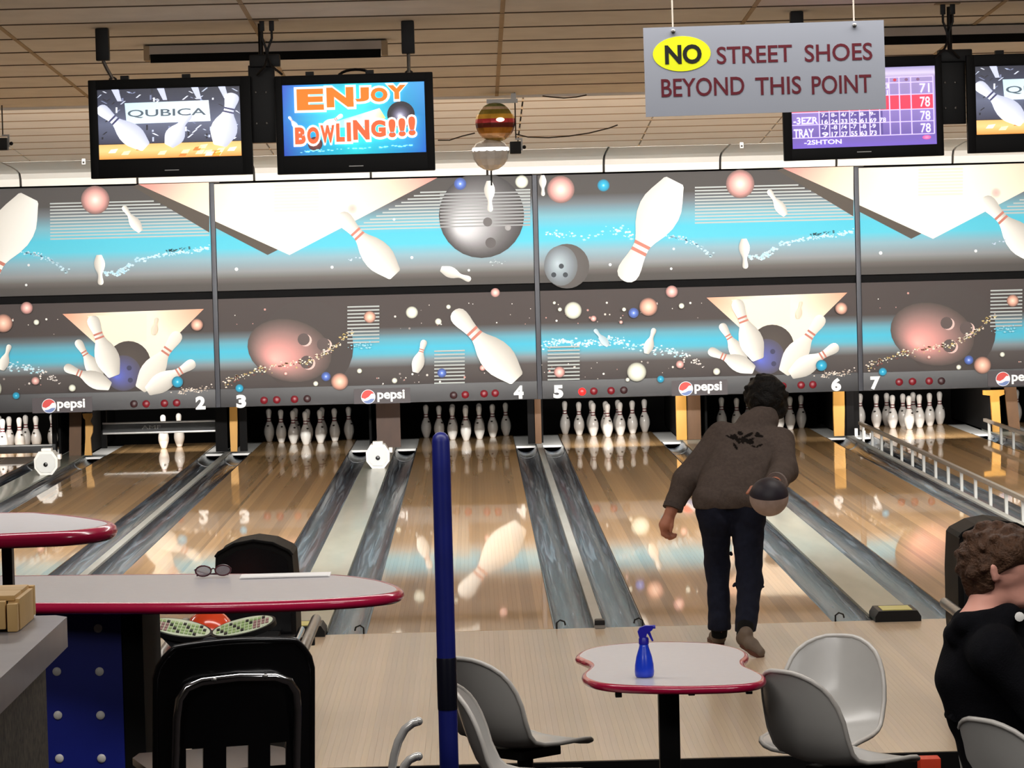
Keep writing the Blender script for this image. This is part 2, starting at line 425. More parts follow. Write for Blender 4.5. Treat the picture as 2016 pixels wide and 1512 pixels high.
# gutters: dark blue marbled plastic, pale streaks painted as the panels' reflection
m_gut = bpy.data.materials.new('marbled_sheen'); m_gut.use_nodes = True
_n = m_gut.node_tree; _b = _n.nodes['Principled BSDF']
_tc = _n.nodes.new('ShaderNodeTexCoord'); _mp = _n.nodes.new('ShaderNodeMapping'); _mp.inputs['Scale'].default_value = (15, .4, 15)
_nz = _n.nodes.new('ShaderNodeTexNoise'); _nz.inputs['Scale'].default_value = 1.6; _nz.inputs['Detail'].default_value = 5; _nz.inputs['Distortion'].default_value = 1.2
_cr = _n.nodes.new('ShaderNodeValToRGB')
_e = _cr.color_ramp.elements
_e[0].position = .42; _e[0].color = S(22, 25, 36); _e[1].position = .72; _e[1].color = S(126, 146, 162)
_x = _cr.color_ramp.elements.new(.52); _x.color = S(44, 50, 64)
_n.links.new(_tc.outputs['Object'], _mp.inputs[0]); _n.links.new(_mp.outputs[0], _nz.inputs['Vector'])
_n.links.new(_nz.outputs['Fac'], _cr.inputs[0]); _n.links.new(_cr.outputs[0], _b.inputs['Base Color'])
_bp = _n.nodes.new('ShaderNodeBump'); _bp.inputs['Strength'].default_value = .3; _bp.inputs['Distance'].default_value = .02
_n.links.new(_nz.outputs['Fac'], _bp.inputs['Height']); _n.links.new(_bp.outputs[0], _b.inputs['Normal'])
_b.inputs['Roughness'].default_value = .22

# ------------------------------------------------------------------ room shell
HW = 7.25
struct('floor', MB().box(-HW, HW, -9.0, -4.86, -.28, -.18), m_carpet)                    # seating pit
struct('floor', MB().box(-HW, HW, -24, -9.0, -.28, .36), m_carpet)                        # raised concourse
struct('floor', MB().box(-HW, HW, -4.84, 0, -.30, -.03), m_matte)                         # bed under the approach
struct('floor', MB().box(-HW, HW, 0, 21, -.30, -.14), m_matte)                            # bed under the lanes
struct('trim_1', MB().box(-HW, HW, -4.86, -4.835, -.18, -.002), m_matte)                   # riser at the approach's end, its shadow put in as black
struct('wall_left', MB().box(-HW-.1, -HW, -24, 21, -.3, 4.6), m_wall)
struct('wall_right', MB().box(HW, HW+.1, -24, 21, -.3, 4.6), m_wall)
struct('wall_back', MB().box(-HW, HW, -24.1, -24, -.3, 4.8), m_wall)
struct('wall_front', MB().box(-HW, HW, 20.6, 20.7, -.3, 4.6), m_matte)
# approach, board by board
ap = struct('floor', MB().box(-HW, HW, -4.82, -.02, -.031, -.0295), m_matte)
bw = .0273
me_b = MB().box(0, bw-.0004, -4.835, -.004, -.029, 0).mesh('board'); me_b.materials.append(m_appr)
x = -3.72; i = 0; tone = 1
while x < 3.72:
    if i % 3 == 0: tone = random.uniform(.9, 1.08)
    b = bpy.data.objects.new('board', me_b); COL.objects.link(b); b.parent = ap; b.location = (x, 0, 0)
    t = tone*random.uniform(.97, 1.03); c = S(206, 184, 158); b.color = (c[0]*t, c[1]*t, c[2]*t*random.uniform(.95, 1.03), 1)
    x += bw; i += 1
for sx in (-1, 1):
    struct('floor', MB().box(min(sx*3.73, sx*HW), max(sx*3.73, sx*HW), -4.835, -.004, -.029, 0), mat('approach_plain', S(206, 184, 158), .3, noise=.1, nscale=3, stretch=(10, .5, 1), coat=.25, crough=.18))

# ceiling: sloping nearer leaf, step, farther leaf, cove
def zc1(Y): return 3.115+.048*(1.57-Y)
def zc2(Y): return 3.145+.07*(14.47-Y)
def slab(f, y0, y1, t0, t1): return MB().prism_x([(y0, f(y0)+t0), (y1, f(y1)+t0), (y1, f(y1)+t1), (y0, f(y0)+t1)], -HW, HW)
c1 = struct('ceiling', slab(zc1, -24, 1.57, .03, .10), m_bar)
struct('ceiling', slab(zc1, -24, -4.61, .012, .03), m_tile)
c2 = struct('ceiling', slab(zc2, 1.62, 14.47, .03, .10), m_joint)
struct('ceiling', slab(zc2, 1.62, 8.3, .005, .03), m_tile2)
struct('trim_2', MB().box(-HW, HW, 1.57, 1.62, 3.10, 4.15), m_tile)
cx0 = AT(978, 190, 1.57).x
xs = [cx0+1.22*k for k in range(-5, 7)]
xs = [max(-HW, min(HW, q)) for q in xs]
for r in range(10):
    y1 = 1.57-.618*r; y0 = y1-.618
    for a, b in zip(xs[:-1], xs[1:]):
        if b-a < .05 or a > 4.6 or b < -4.6: continue
        t = obj('tile', MB().prism_x([(y0+.004, zc1(y0+.004)), (y1-.004, zc1(y1-.004)), (y1-.004, zc1(y1-.004)+.03), (y0+.004, zc1(y0+.004)+.03)], a+.004, b-.004), m_tile, c1, smooth=False)
    obj('grid_bar', MB().box(-5.2, 5.2, y0-.009, y0+.009, zc1(y0)-.0045, zc1(y0)+.006), m_bar, c1, smooth=False)
for q in xs:
    if abs(q) < 5: obj('grid_bar', MB().prism_x([(-4.6, zc1(-4.6)-.004), (1.57, zc1(1.57)-.004), (1.57, zc1(1.57)+.008), (-4.6, zc1(-4.6)+.008)], q-.011, q+.011), m_bar2, c1, smooth=False)
for r in range(10):
    y1 = 14.47-.61*r; y0 = y1-.61
    for k in range(-6, 6):
        a = cx0+.3+1.22*k; b = min(a+1.22, HW)
        if a < -HW: continue
        obj('tile', MB().prism_x([(y0+.036, zc2(y0+.036)), (y1-.036, zc2(y1-.036)), (y1-.036, zc2(y1)+.03), (y0+.036, zc2(y0)+.03)], a+.008, b-.008), m_tile2, c2, smooth=False)
for r in range(11):
    yy = 14.47-.61*r; ya, yb_ = yy-.0355, min(yy+.0355, 14.47)
    obj('grid_bar', MB().prism_x([(ya, zc2(ya)), (yb_, zc2(yb_)), (yb_, zc2(yb_)+.02), (ya, zc2(ya)+.02)], -HW, HW), mat('seam_shade_tan', S(176, 150, 118), .85, noise=.1, nscale=6, spec=.1), c2, smooth=False)  # flush tan strips carry the seams' shade in their colour
cv = struct('ceiling', MB().prism_x([(14.5, 3.19), (15.86, 3.10), (15.96, 2.93), (16.0, 2.93), (16.0, 4.3), (14.5, 4.3)], -HW, HW), m_joint)
for k in range(-6, 6):
    a = AT(1190, 300, 15.6).x+1.22*k; b = min(a+1.22, HW)
    if a < -HW: continue
    prof = [(14.5, 3.142), (15.2, 3.112), (15.62, 3.085), (15.80, 3.055), (15.86, 3.0), (15.88, 2.925), (15.91, 2.925), (15.9, 3.01), (15.83, 3.085), (15.64, 3.11), (15.2, 3.137), (14.5, 3.167)]
    obj('cove_panel', MB().prism_x(prof, a+.012, b-.012), m_cove, cv, smooth=False)

# ------------------------------------------------------------------ lanes
LANE_W = 1.0664; LEN = 19.2
me_l = MB().box(0, LANE_W/39-.0003, .004, LEN, -.045, 0).mesh('board'); me_l.materials.append(m_lane)
WHERE = {1: 'cut by the left edge', 2: 'with two pins left', 3: 'under number three', 4: 'crossed by the blue pole',
         5: 'just left of the bowler', 6: 'hidden by the bowler', 7: 'with raised bumper rails', 8: 'cut by the right edge'}
NUM = {1: 'one', 2: 'two', 3: 'three', 4: 'four', 5: 'five', 6: 'six', 7: 'seven', 8: 'eight'}
for n, X in LANE_X.items():
    L = thing('bowling_lane', 'polished tan wooden lane '+WHERE[n], 'lane', (X, 0, 0), group='bowling lanes')
    tone = 1
    for i in range(39):
        if i % 3 == 0 or random.random() < .15: tone = random.choice((.74, .86, .96, 1, 1.05, 1.16))
        b = bpy.data.objects.new('board', me_l); COL.objects.link(b); b.parent = L; b.location = (-LANE_W/2+i*LANE_W/39, 0, 0)
        t = tone*random.uniform(.95, 1.05); c = S(216, 174, 120); b.color = (c[0]*t, c[1]*t, c[2]*t, 1)
    for sx, side in ((-1, 'left'), (1, 'right')):
        gx = X+sx*(LANE_W/2+.118)
        G = thing('gutter', 'blue-grey marbled gutter, %s side of lane %s' % (side, WHERE[n]), 'gutter', (gx, 0, 0), group='gutters')
        sec = [(.116*math.cos(PI+PI*k/12), .085*math.sin(PI+PI*k/12)-.004) for k in range(13)]
        sec2 = [(q[0]*.93, q[1]*.93+.004) for q in sec]
        obj('trough', MB().prism_y(sec[::-1]+sec2, .005, 17.25), m_gut, G)
        obj('flat_plate', MB().box(-.112, .112, 17.27, 19.2, -.035, -.012), mat('white_plate', S(226, 226, 222), .5, noise=.08, nscale=6), G)
        obj('hook', MB().tube([(-sx*.10, -.01, -.005), (-sx*.10, -.012, .035), (-sx*.08, -.012, .05), (-sx*.055, -.01, .04), (-sx*.05, -.008, .02)], .005, 6), m_black, G)
        obj('end_collar', MB().prism_y([(q[0]*1.0, q[1]) for q in sec[::-1]]+[(q[0]*.86, q[1]*.86+.003) for q in sec], 16.2, 16.6), m_gloss, G)
DIV = {-3.394: .058, 0.0: .058, 3.394: .058, -1.697: .262, 1.697: .262, -5.091: .262, 5.091: .262}
DLAB = {-3.394: 'narrow grey divider strip between lanes two and three', 0.0: 'narrow grey divider strip between lanes four and five', 3.394: 'narrow grey divider strip between lanes six and seven',
        -1.697: 'wide pale green-grey divider board with white sensor box between lanes three and four', 1.697: 'wide pale divider board beside the bowler between lanes five and six',
        -5.091: 'wide pale divider board at far left with white sensor box on it', 5.091: 'wide pale divider board at the far right edge'}
for X, w in DIV.items():
    D = thing('lane_divider', DLAB[X], 'divider', (X, 0, 0), group='lane dividers')
    obj('capping', MB().box(-w/2, w/2, .02, 18.0, -.06, .012, .006), m_capn if w < .1 else m_cap, D)
    if w < .1:
        obj('end_cap', MB().box(-.029, .029, -.06, .03, -.005, .05, .012), m_black, D)
        obj('end_plate', MB().box(-.03, .03, -.064, -.058, .002, .02), m_steel, D)
    else:
        obj('end_cap', MB().prism_y([(-.131, -.02), (.131, -.02), (.131, .03), (.11, .062), (-.11, .062), (-.131, .03)], -.10, .20), m_black, D)
        obj('end_plate', MB().box(-.085, .085, -.07, .14, .062, .066), mat('yellow_plate', S(214, 208, 120), .4, noise=.1, nscale=10), D)
# white sensor boxes on two wide dividers
def sensor(X, Y, label):
    t = thing('sensor_box', label, 'sensor', (X, Y, .012), group='white sensor boxes on the dividers')
    hexa = [(-.06, 0), (.06, 0), (.115, .07), (.118, .16), (.07, .235), (-.07, .235), (-.118, .16), (-.115, .07)]
    obj('housing', MB().prism_y(hexa, -.09, .14), m_white, t, smooth=False)
    obj('front_plate', MB().prism_y([(q[0]*.82, .115+(q[1]-.115)*.78) for q in hexa], -.105, -.092), mat('pale_plate', S(214, 216, 214), .5, noise=.04, nscale=9), t, smooth=False)
    obj('lens', MB().lathe([(.022, .0), (.022, .012), (.012, .016)], 16, (0, -.105, .105), 'y'), m_gloss, t)
    obj('top_tab', MB().box(-.05, .05, -.04, .1, .233, .262, .006), m_white, t)
    obj('side_tab', MB().box(.11, .145, -.05, .05, .15, .2, .006), m_white, t)
p = GZ(742, 922, .01); sensor(-1.66, p.y+.05, 'white angular sensor box on the divider between lanes three and four')
p = GZ(92, 935, .01); sensor(p.x, p.y+.05, 'white angular sensor box on the far-left divider')

# ------------------------------------------------------------------ pin decks, kickbacks, pits
struct('wall_front', MB().box(-HW, HW, 20.3, 20.35, -.3, 2.95), m_matte)
struct('trim_3', MB().box(-HW, HW, 16.35, 20.3, .80, .84), m_matte)  # unseen lid over the pits, added to stop light
KB = {-5.091: ('brown', 'yellow'), -3.394: ('thin', 'yellow'), -1.697: ('brown',), 0.0: ('thin', 'wood'), 1.697: ('yellow', 'brown'), 3.394: ('yellow', 'thin'), 5.091: ('yellow', 'brown')}
KLAB = {-5.091: 'brown kickback board with ragged yellow upright at far left', -3.394: 'black kickback partition with thin yellow upright under number three', -1.697: 'dark brown kickback board under the middle soft drink sign',
        0.0: 'thin dark kickback partition with worn wooden edge between lanes four and five', 1.697: 'yellow and brown kickback boards left of the bowler\'s head', 3.394: 'yellow upright kickback post between numbers six and seven', 5.091: 'yellow T-shaped kickback upright at the right edge'}
for X, w in DIV.items():
    K = thing('kickback', KLAB[X], 'partition', (X, 17.2, 0), group='kickbacks')
    hw = w/2+.236
    for sx in (-1, 1):
        obj('side_board', MB().box(sx*(w/2+.01)-.012, sx*(w/2+.01)+.012, .12, 3.0, .013, .78), m_matte, K, smooth=False)
    if X == 0.0:
        obj('front_board', MB().box(-.118, -.045, .0, .06, .013, .56), m_matte, K); obj('front_edge', MB().box(-.04, .03, -.01, .06, .013, .56, .006), m_brown, K)
    elif abs(X) == 3.394:
        s = 1 if X < 0 else -1
        obj('front_board', MB().box(-.13, .0, .02, .06, .013, .56), m_matte, K)
        a, b = (.035, .115) if X < 0 else (-.17, -.05)
        obj('front_edge', MB().prism_y([(a, .013), (b-.01, .013), (b, .3), (b, .56), (a, .56), (a-.005, .3)], -.02, .05), m_yel, K)
        obj('side_column', MB().box(b+.02, b+.10, .0, .06, .013, .56), m_matte, K)
    elif X == -1.697:
        obj('front_board', MB().box(-.07, .19, .0, .06, .013, .56), mat('dark_brown_board', S(74, 50, 36), .6, noise=.35, nscale=8, stretch=(1, 1, .3)), K)
    elif X == 1.697:
        obj('front_edge', MB().box(-.195, -.08, -.02, .05, .013, .56, .008), m_yel, K)
        obj('front_board', MB().box(-.075, .075, .0, .05, .013, .56, .008), m_brown, K)
    else:
        s = 1
        obj('front_board', MB().prism_y([(-.03, .013), (.10, .013), (.12, .56), (-.01, .56)] if X < 0 else [(.05, .013), (.17, .013), (.13, .56), (.0, .56)], .0, .05), m_brown, K)
        a = .16 if X < 0 else -.13
        T = [(a-.02, .013), (a+.06, .013), (a+.05, .2), (a+.075, .26), (a+.08, .33), (a+.05, .38), (a+.075, .44), (a+.07, .47), (a-.03, .47), (a-.02, .42), (a, .4), (a-.005, .2)] if X < 0 else \
            [(a, .013), (a+.09, .013), (a+.075, .40), (a+.13, .42), (a+.13, .47), (a-.1, .47), (a-.1, .42), (a-.02, .41)]
        obj('front_edge', MB().prism_y(T, -.02, .04), m_yel, K, smooth=False)

# pins
pin_me = MB().lathe([(r*.0254, h*.0254) for h, r in PIN_IN], 20).mesh('body', 'all'); pin_me.materials.append(m_pin)
def prof_r(h): return float(np.interp(h, [q[0] for q in PIN_IN], [q[1] for q in PIN_IN]))
def stripe_me(h0, h1):
    p = [(prof_r(h)*.0254+.0008, h*.0254) for h in (h0, (h0+h1)/2, h1)]
    me = MB().lathe(p, 20).mesh('stripe', True); me.materials.append(m_stripe); return me
st1, st2 = stripe_me(9.15, 9.6), stripe_me(10.3, 10.75)
em_me = MB().prism_y([(.012*math.cos(a*PI/6), .185+.009*math.sin(a*PI/6)) for a in range(12)], -.0595, -.045).mesh('emblem'); em_me.materials.append(m_joint)
ROW = [(0, 0), (-1, 1), (1, 1), (-2, 2), (0, 2), (2, 2), (-3, 3), (-1, 3), (1, 3), (3, 3)]
ORD = ['head pin', 'left pin of the second row', 'right pin of the second row', 'left pin of the third row', 'middle pin of the third row', 'right pin of the third row',
       'left corner pin', 'back-row pin left of the middle', 'back-row pin right of the middle', 'right corner pin']
proto = None
for n, X in LANE_X.items():
    for i, (dx, dy) in enumerate(ROW):
        if n == 2 and i not in (0, 2): continue
        if n == 8 and i not in (0, 1, 3, 6, 7): continue
        label = 'white bowling pin, %s on lane %s' % (ORD[i], NUM[n])
        if n == 2: label = 'left of the two white pins left standing on lane two' if i == 0 else 'right of the two white pins left standing on lane two'
        if n == 1: label = 'white bowling pin, %s, behind lowered bar at left edge' % ORD[i]
        if n == 8: label = 'white bowling pin, %s, at the right picture edge' % ORD[i]
        loc = (X+dx*.1524, 18.288+dy*.264, 0.0)
        if proto is None:
            proto = thing('bowling_pin', label, 'pin', loc, group='bowling pins on the pin decks')
            link('body', pin_me, None, proto); link('stripe', st1, None, proto); link('stripe', st2, None, proto); link('emblem', em_me, None, proto)
        else:
            copy_tree(proto, loc, random.uniform(-.9, .9), label)
# sweep bars
t = thing('sweep_bar', 'black sweep board lowered across lane two in front of two pins', 'sweep', (LANE_X[2], 17.6, 0))
obj('board', MB().box(-.60, .72, -.02, .02, .222, .335), m_black, t)
obj('rail', MB().box(-.60, .72, -.03, -.02, .325, .345, .003), m_steel, t); obj('rail', MB().box(-.60, .72, -.03, -.02, .212, .232, .003), m_steel, t)
for xx in (-.60, .69): obj('arm', MB().box(xx-.02, xx+.04, .0, .05, .06, .56), m_matte, t)
text('AMF', -.17, .04, .262, .302, mat('faded_lettering', S(120, 118, 114), .5, noise=.2, nscale=30), t, -.0205)
t = thing('sweep_bar', 'dark sweep bar lowered in front of the pins at left edge', 'sweep', (LANE_X[1], 17.75, 0))
obj('board', MB().box(-.6, .66, -.02, .03, .02, .115, .006), m_black, t)
obj('rail', MB().box(-.6, .62, -.028, -.02, .098, .112), m_steel, t)
for xx in (-.6, .62): obj('arm', MB().box(xx, xx+.05, .0, .05, .02, .56), m_matte, t)

# bumper rails raised beside lane 7
def bumper(X, y0, y1, label):
    t = thing('bumper_rail', label, 'bumper', (X, 0, 0), group='raised bumper rails of lane seven')
    obj('rail', MB().box(-.018, .018, y0, y1, .13, .165, .006), mat('bumper_plastic', S(146, 138, 128), .35, noise=.12, nscale=6), t)
    k = 0; y = y0+.3
    me = MB().box(-.012, .012, -.022, .022, -.06, .13).mesh('post'); me.materials.append(mat('post_pale', S(188, 188, 184), .45, noise=.1, nscale=10))
    while y < y1:
        p_ = bpy.data.objects.new('post', me); COL.objects.link(p_); p_.parent = t; p_.location = (0, y, 0); y += .8
bumper(4.191-LANE_W/2-.15, 3.0, 17.2, 'raised bumper rail with white posts on the left of lane seven')
bumper(4.191+LANE_W/2+.15, 3.0, 17.2, 'raised bumper rail with white posts on the right of lane seven')
t = thing('pit_column', 'dark mechanism column at the left of the lane seven pins', 'machine part', (4.191-.69, 17.6, 0))
obj('column', MB().box(-.05, .05, 0, .08, -.01, .56), m_matte, t)
for k, (dx, dz) in enumerate(((-.02, .02), (.05, .0), (.12, -.02))):
    obj('clip', MB().box(dx-.015, dx+.02, -.25-.12*k, -.2-.12*k, -.01, .06+dz, .004), m_white, t)

# ------------------------------------------------------------------ masking units above the lanes
YM = 16.07; SL = .0251
Z_UT, Z_UB, Z_LT, Z_LB, Z_ST = 2.915, 1.772, 1.70, .552, .745
LOCAL = lambda a, b: (a, b)
def zv(v, u=1050): return AT(u, v, YM).z
GREY = (74, 70, 68)
PINKB = [(0, (255, 236, 228)), (.3, (240, 196, 186)), (.75, (196, 140, 134)), (1, (116, 92, 88))]
SALB = [(0, (255, 230, 210)), (.35, (240, 192, 170)), (.8, (190, 138, 120)), (1, (100, 80, 74))]
WHIB = [(0, (255, 255, 240)), (.5, (236, 238, 222)), (.85, (190, 192, 176)), (1, (110, 108, 100))]
BLUB = [(0, (225, 235, 255)), (.25, (110, 140, 220)), (.7, (72, 96, 170)), (1, (70, 84, 130))]
TEAB = [(0, (190, 245, 255)), (.25, (40, 170, 210)), (.8, (36, 140, 175)), (1, (50, 104, 124))]
LINE = (176, 182, 180)
def bg_upper(y):
    a = Art(LOCAL, y, .0015)
    st = [(343, GREY), (384, GREY), (402, (104, 112, 118)), (428, (112, 168, 184)), (452, (78, 184, 208)), (474, (84, 186, 208)), (495, (132, 166, 180)), (520, (134, 138, 140)), (534, (98, 94, 91)), (544, (78, 74, 71)), (562, GREY)]
    L = [(zv(v), c) for v, c in st]; L[0] = (Z_UT-.006, st[0][1]); L[-1] = (Z_UB+.006, st[-1][1])
    a.band(-1.668, 1.668, L); return a
def bg_lower(y):
    a = Art(LOCAL, y, .0015); D = (70, 62, 60)
    st = [(585, D), (638, D), (650, (96, 110, 116)), (662, (94, 158, 178)), (678, (72, 178, 206)), (690, (84, 174, 198)), (703, (126, 138, 144)), (717, (82, 76, 74)), (752, (66, 59, 58))]
    L = [(zv(v, 1000), c) for v, c in st]; L[0] = (Z_LT-.006, D); L[-1] = (Z_ST, st[-1][1])
    a.band(-1.668, 1.668, L); return a
def stars(a, u0, u1, v0, v1, n, seed):
    rs = random.getstate(); random.seed(seed)
    a.layer()
    for i in range(n):
        u = random.uniform(u0, u1); v = random.uniform(v0, v1)-SL*(u-u0)
        r = random.choice((.9, 1.1, 1.5, 2.3)); c = random.choice(((225, 215, 205), (200, 150, 140), (150, 140, 135), (235, 232, 225)))
        a.poly([(u+r*math.cos(k*PI/3), v+r*math.sin(k*PI/3)) for k in range(6)], c, new=False)
    random.setstate(rs)
def unit(kind, cx, lab):
    U = thing('masking_unit', lab, 'wall panel', (cx, YM, 0), group='printed masking units')
    return U
def unit_common(U, fn, nums, plate, lamps):
    obj('upper_panel', MB().box(-1.671, 1.671, 0, .03, Z_UB, Z_UT, .005), m_matte, U)
    obj('gap_board', MB().box(-1.671, 1.671, .05, .09, Z_LT-.05, Z_UB+.05), m_matte, U)
    obj('lower_panel', MB().box(-1.671, 1.671, 0, .03, Z_ST-.02, Z_LT, .005), m_matte, U)
    obj('number_strip', MB().box(-1.671, 1.671, -.012, .10, Z_LB, Z_ST, .006), mat('strip_black', S(35, 34, 37), .45, noise=.12, nscale=8), U)
    obj('light_stop', MB().box(-1.671, 1.671, .2, .26, .8, 3.0), m_matte, U)  # unseen board behind the panels, added to keep light out
    obj('seam_post', MB().box(-1.721, -1.673, -.02, .03, Z_LB, Z_UT, .006), mat('post_dark', S(44, 46, 56), .5, noise=.2, nscale=10), U)
    obj('post_cap', MB().box(-1.721, -1.62, -.03, .05, Z_UT+.002, Z_UT+.03, .004), mat('cap_brown', S(86, 76, 66), .5, noise=.2, nscale=10), U)
    for s, u, v in nums:
        x, z = fn(u, v); text(s, x-.052, x+.052, z-.07, z+.07, m_digit, U, -.0125, 'lane_number', bold=.055)
    for k, (u, v, on) in enumerate(lamps):
        x, z = fn(u, v)
        M = mat('lamp_lit', S(255, 24, 24), .3, emit=4, noise=.02, nscale=5) if on == 1 else (mat('lamp_red', S(126, 24, 38), .35, noise=.15, nscale=30) if on == 0 else mat('lamp_dull', S(60, 34, 38), .4, noise=.15, nscale=30))
        obj('lamp', MB().lathe([(.04, 0), (.04, .008), (.03, .018), (.01, .022)], 16, (x, -.012, z), 'y'), M, U)
    # soft drink sign plate
    u0, u1, vc, ug, ut0, ut1 = plate
    x0, z0 = fn(u0, vc); x1, _ = fn(u1, vc); zc = z0
    P = obj('sign_plate', MB().box(x0, x1, -.020, -.010, zc-.078, zc+.082), mat('plate_dark', S(60, 50, 54), .5, noise=.1, nscale=6), U, smooth=False)
    xg, zg = fn(ug, vc); R = .076
    a = Art(LOCAL, -.0205, .001)
    a.disc(xg, zg, R, [(0, (240, 242, 246)), (1, (236, 238, 244))])
    up = [(xg+R*.92*math.cos(q), zg+R*.92*math.sin(q)) for q in [math.radians(d) for d in range(28, 196, 8)]]+[(xg-R*.45, zg-R*.28), (xg+R*.05, zg-R*.02), (xg+R*.45, zg+R*.42)]
    a.poly(up, (216, 86, 82))
    dn = [(xg+R*.92*math.cos(q), zg+R*.92*math.sin(q)) for q in [math.radians(d) for d in range(222, 344, 8)]]+[(xg+R*.35, zg-R*.30), (xg-R*.1, zg-R*.52)]
    a.poly(dn, (120, 140, 190))
    a.build('emblem', m_print, P)
    xa, za = fn(ut0, vc); xb, _ = fn(ut1, vc)
    text('pepsi', xa, xb, za-.055, za+.07, m_digit, P, -.0205, 'lettering', bold=.03)
def mixc(a_, b_, t): t = min(max(t, 0), 1); return tuple(a_[k]*(1-t)+b_[k]*t for k in range(3))
def wedge_col(u, v):
    d = min(math.hypot(u-272, (v-367)*1.5), math.hypot(u-861, (v-350)*1.5)); c = mixc((222, 138, 130), (250, 214, 190), d/110) if d < 110 else mixc((250, 214, 190), (250, 247, 228), (d-110)/130)
    return c
def wedge_col2(u, v):
    d = min(math.hypot(u-1391, (v-585)*1.4), math.hypot(u-1668, (v-575)*1.4)); return mixc((222, 156, 128), (250, 236, 212), d/105)
# ---- design with the cream wedge, the big grey ball and the pink planet
def art_A(cx):
    fn = lambda u, v: ((lambda p: (p.x-cx, p.z))(AT(u, v, YM)))
    a = bg_upper(-.001); a.fn = fn
    a.lines(690, 1044, 381, 457, 12, LINE, clip=(lambda v: 872-(v-358)*1.95, lambda v: 1044))
    a.poly([(419, 366), (419, 446), (527, 502), (547, 492)], (80, 72, 64))
    a.wedge((272, 367), (861, 350), (570, 502), wedge_col, clip=(419, 1e9))
    a.lines(540, 628, 364, 420, 9, (240, 222, 200), th=.6)
    a.disc(694, 411, 11, [(0, (244, 176, 168)), (.6, (246, 196, 184)), (1, (251, 236, 214))])
    a.disc(948, 424, 84, [(0, (230, 230, 232)), (.3, (188, 188, 192)), (.62, (126, 124, 126)), (1, (64, 61, 61))], off=(-.5, .32))
    a.lines(866, 1044, 381, 452, 11, (150, 152, 152))
    a.flat(960, 437, 9, (104, 100, 100)); a.flat(966, 478, 10.5, (92, 88, 88)); a.disc(1000, 448, 6, [(0, (160, 158, 158)), (1, (150, 148, 148))])
    a.pin(778, 541, 668, 421, 1.12)
    a.pin(963, 356, 965, 417, 1.1, bands=False); a.pin(868, 529, 927, 551, 1.1, bands=False)
    a.disc(906, 362, 12, BLUB); a.disc(1027, 358, 13, WHIB)
    a.specks([(690, 512), (710, 508)], 6, 5, 3, [(190, 205, 220)])
    a.specks([(960, 520), (990, 515)], 12, 5, 2, [(180, 190, 195)])
    for u, v, r in ((654, 526, 3), (776, 432, 2.5), (811, 507, 3), (923, 532, 2.5), (466, 530, 3.5)): a.flat(u, v, r, (225, 228, 230))
    b = bg_lower(-.001); b.fn = fn
    stars(b, 740, 1045, 600, 650, 24, 3); stars(b, 740, 1045, 735, 768, 26, 4); stars(b, 440, 640, 605, 640, 9, 5)
    b.disc(604, 682, 92, [(0, (70, 63, 61)), (1, (70, 63, 61))])
    b.poly([(600, 640), (640, 640), (690, 648), (676, 690), (655, 727), (600, 730)], (70, 63, 61))
    b.disc(570, 690, 84, [(0, (248, 182, 174)), (.3, (218, 152, 146)), (.65, (146, 116, 112)), (1, (82, 73, 69))], off=(-.35, .3), sy=.72, rot=.25)
    for u, v, r in ((598, 668, 12), (637, 678, 13), (604, 713, 13)):
        b.flat(u+4, v+2, r, (222, 190, 182)); b.flat(u, v, r, (92, 80, 78))
    b.specks([(440, 760), (470, 742), (520, 727), (560, 718), (604, 712), (640, 695), (660, 680), (690, 652)], 220, 7, 2.6, [(225, 210, 190), (240, 232, 215), (200, 180, 120), (120, 70, 64)])
    b.lines(684, 747, 603, 680, 11, LINE, th=.4)
    b.lines(855, 915, 690, 760, 10, LINE, th=.4)
    b.disc(728, 624, 12, SALB); b.disc(811, 615, 12, WHIB); b.disc(863, 633, 6.5, WHIB); b.disc(883, 604, 4.5, WHIB)
    b.disc(975, 576, 9, PINKB); b.disc(642, 741, 9, BLUB); b.disc(669, 751, 17, SALB); b.disc(870, 734, 9, BLUB)
    b.disc(708, 730, 5, WHIB); b.disc(777, 749, 5.5, WHIB); b.disc(622, 755, 5, WHIB); b.disc(950, 724, 6, PINKB); b.disc(472, 764, 8, TEAB); b.disc(563, 735, 4, PINKB)
    b.pin(1018, 746, 893, 612, 1.12); b.pin(818, 733, 836, 669, 1.15)
    b.specks([(690, 684), (730, 680)], 30, 6, 2.5, [(150, 210, 228)])
    return a, b
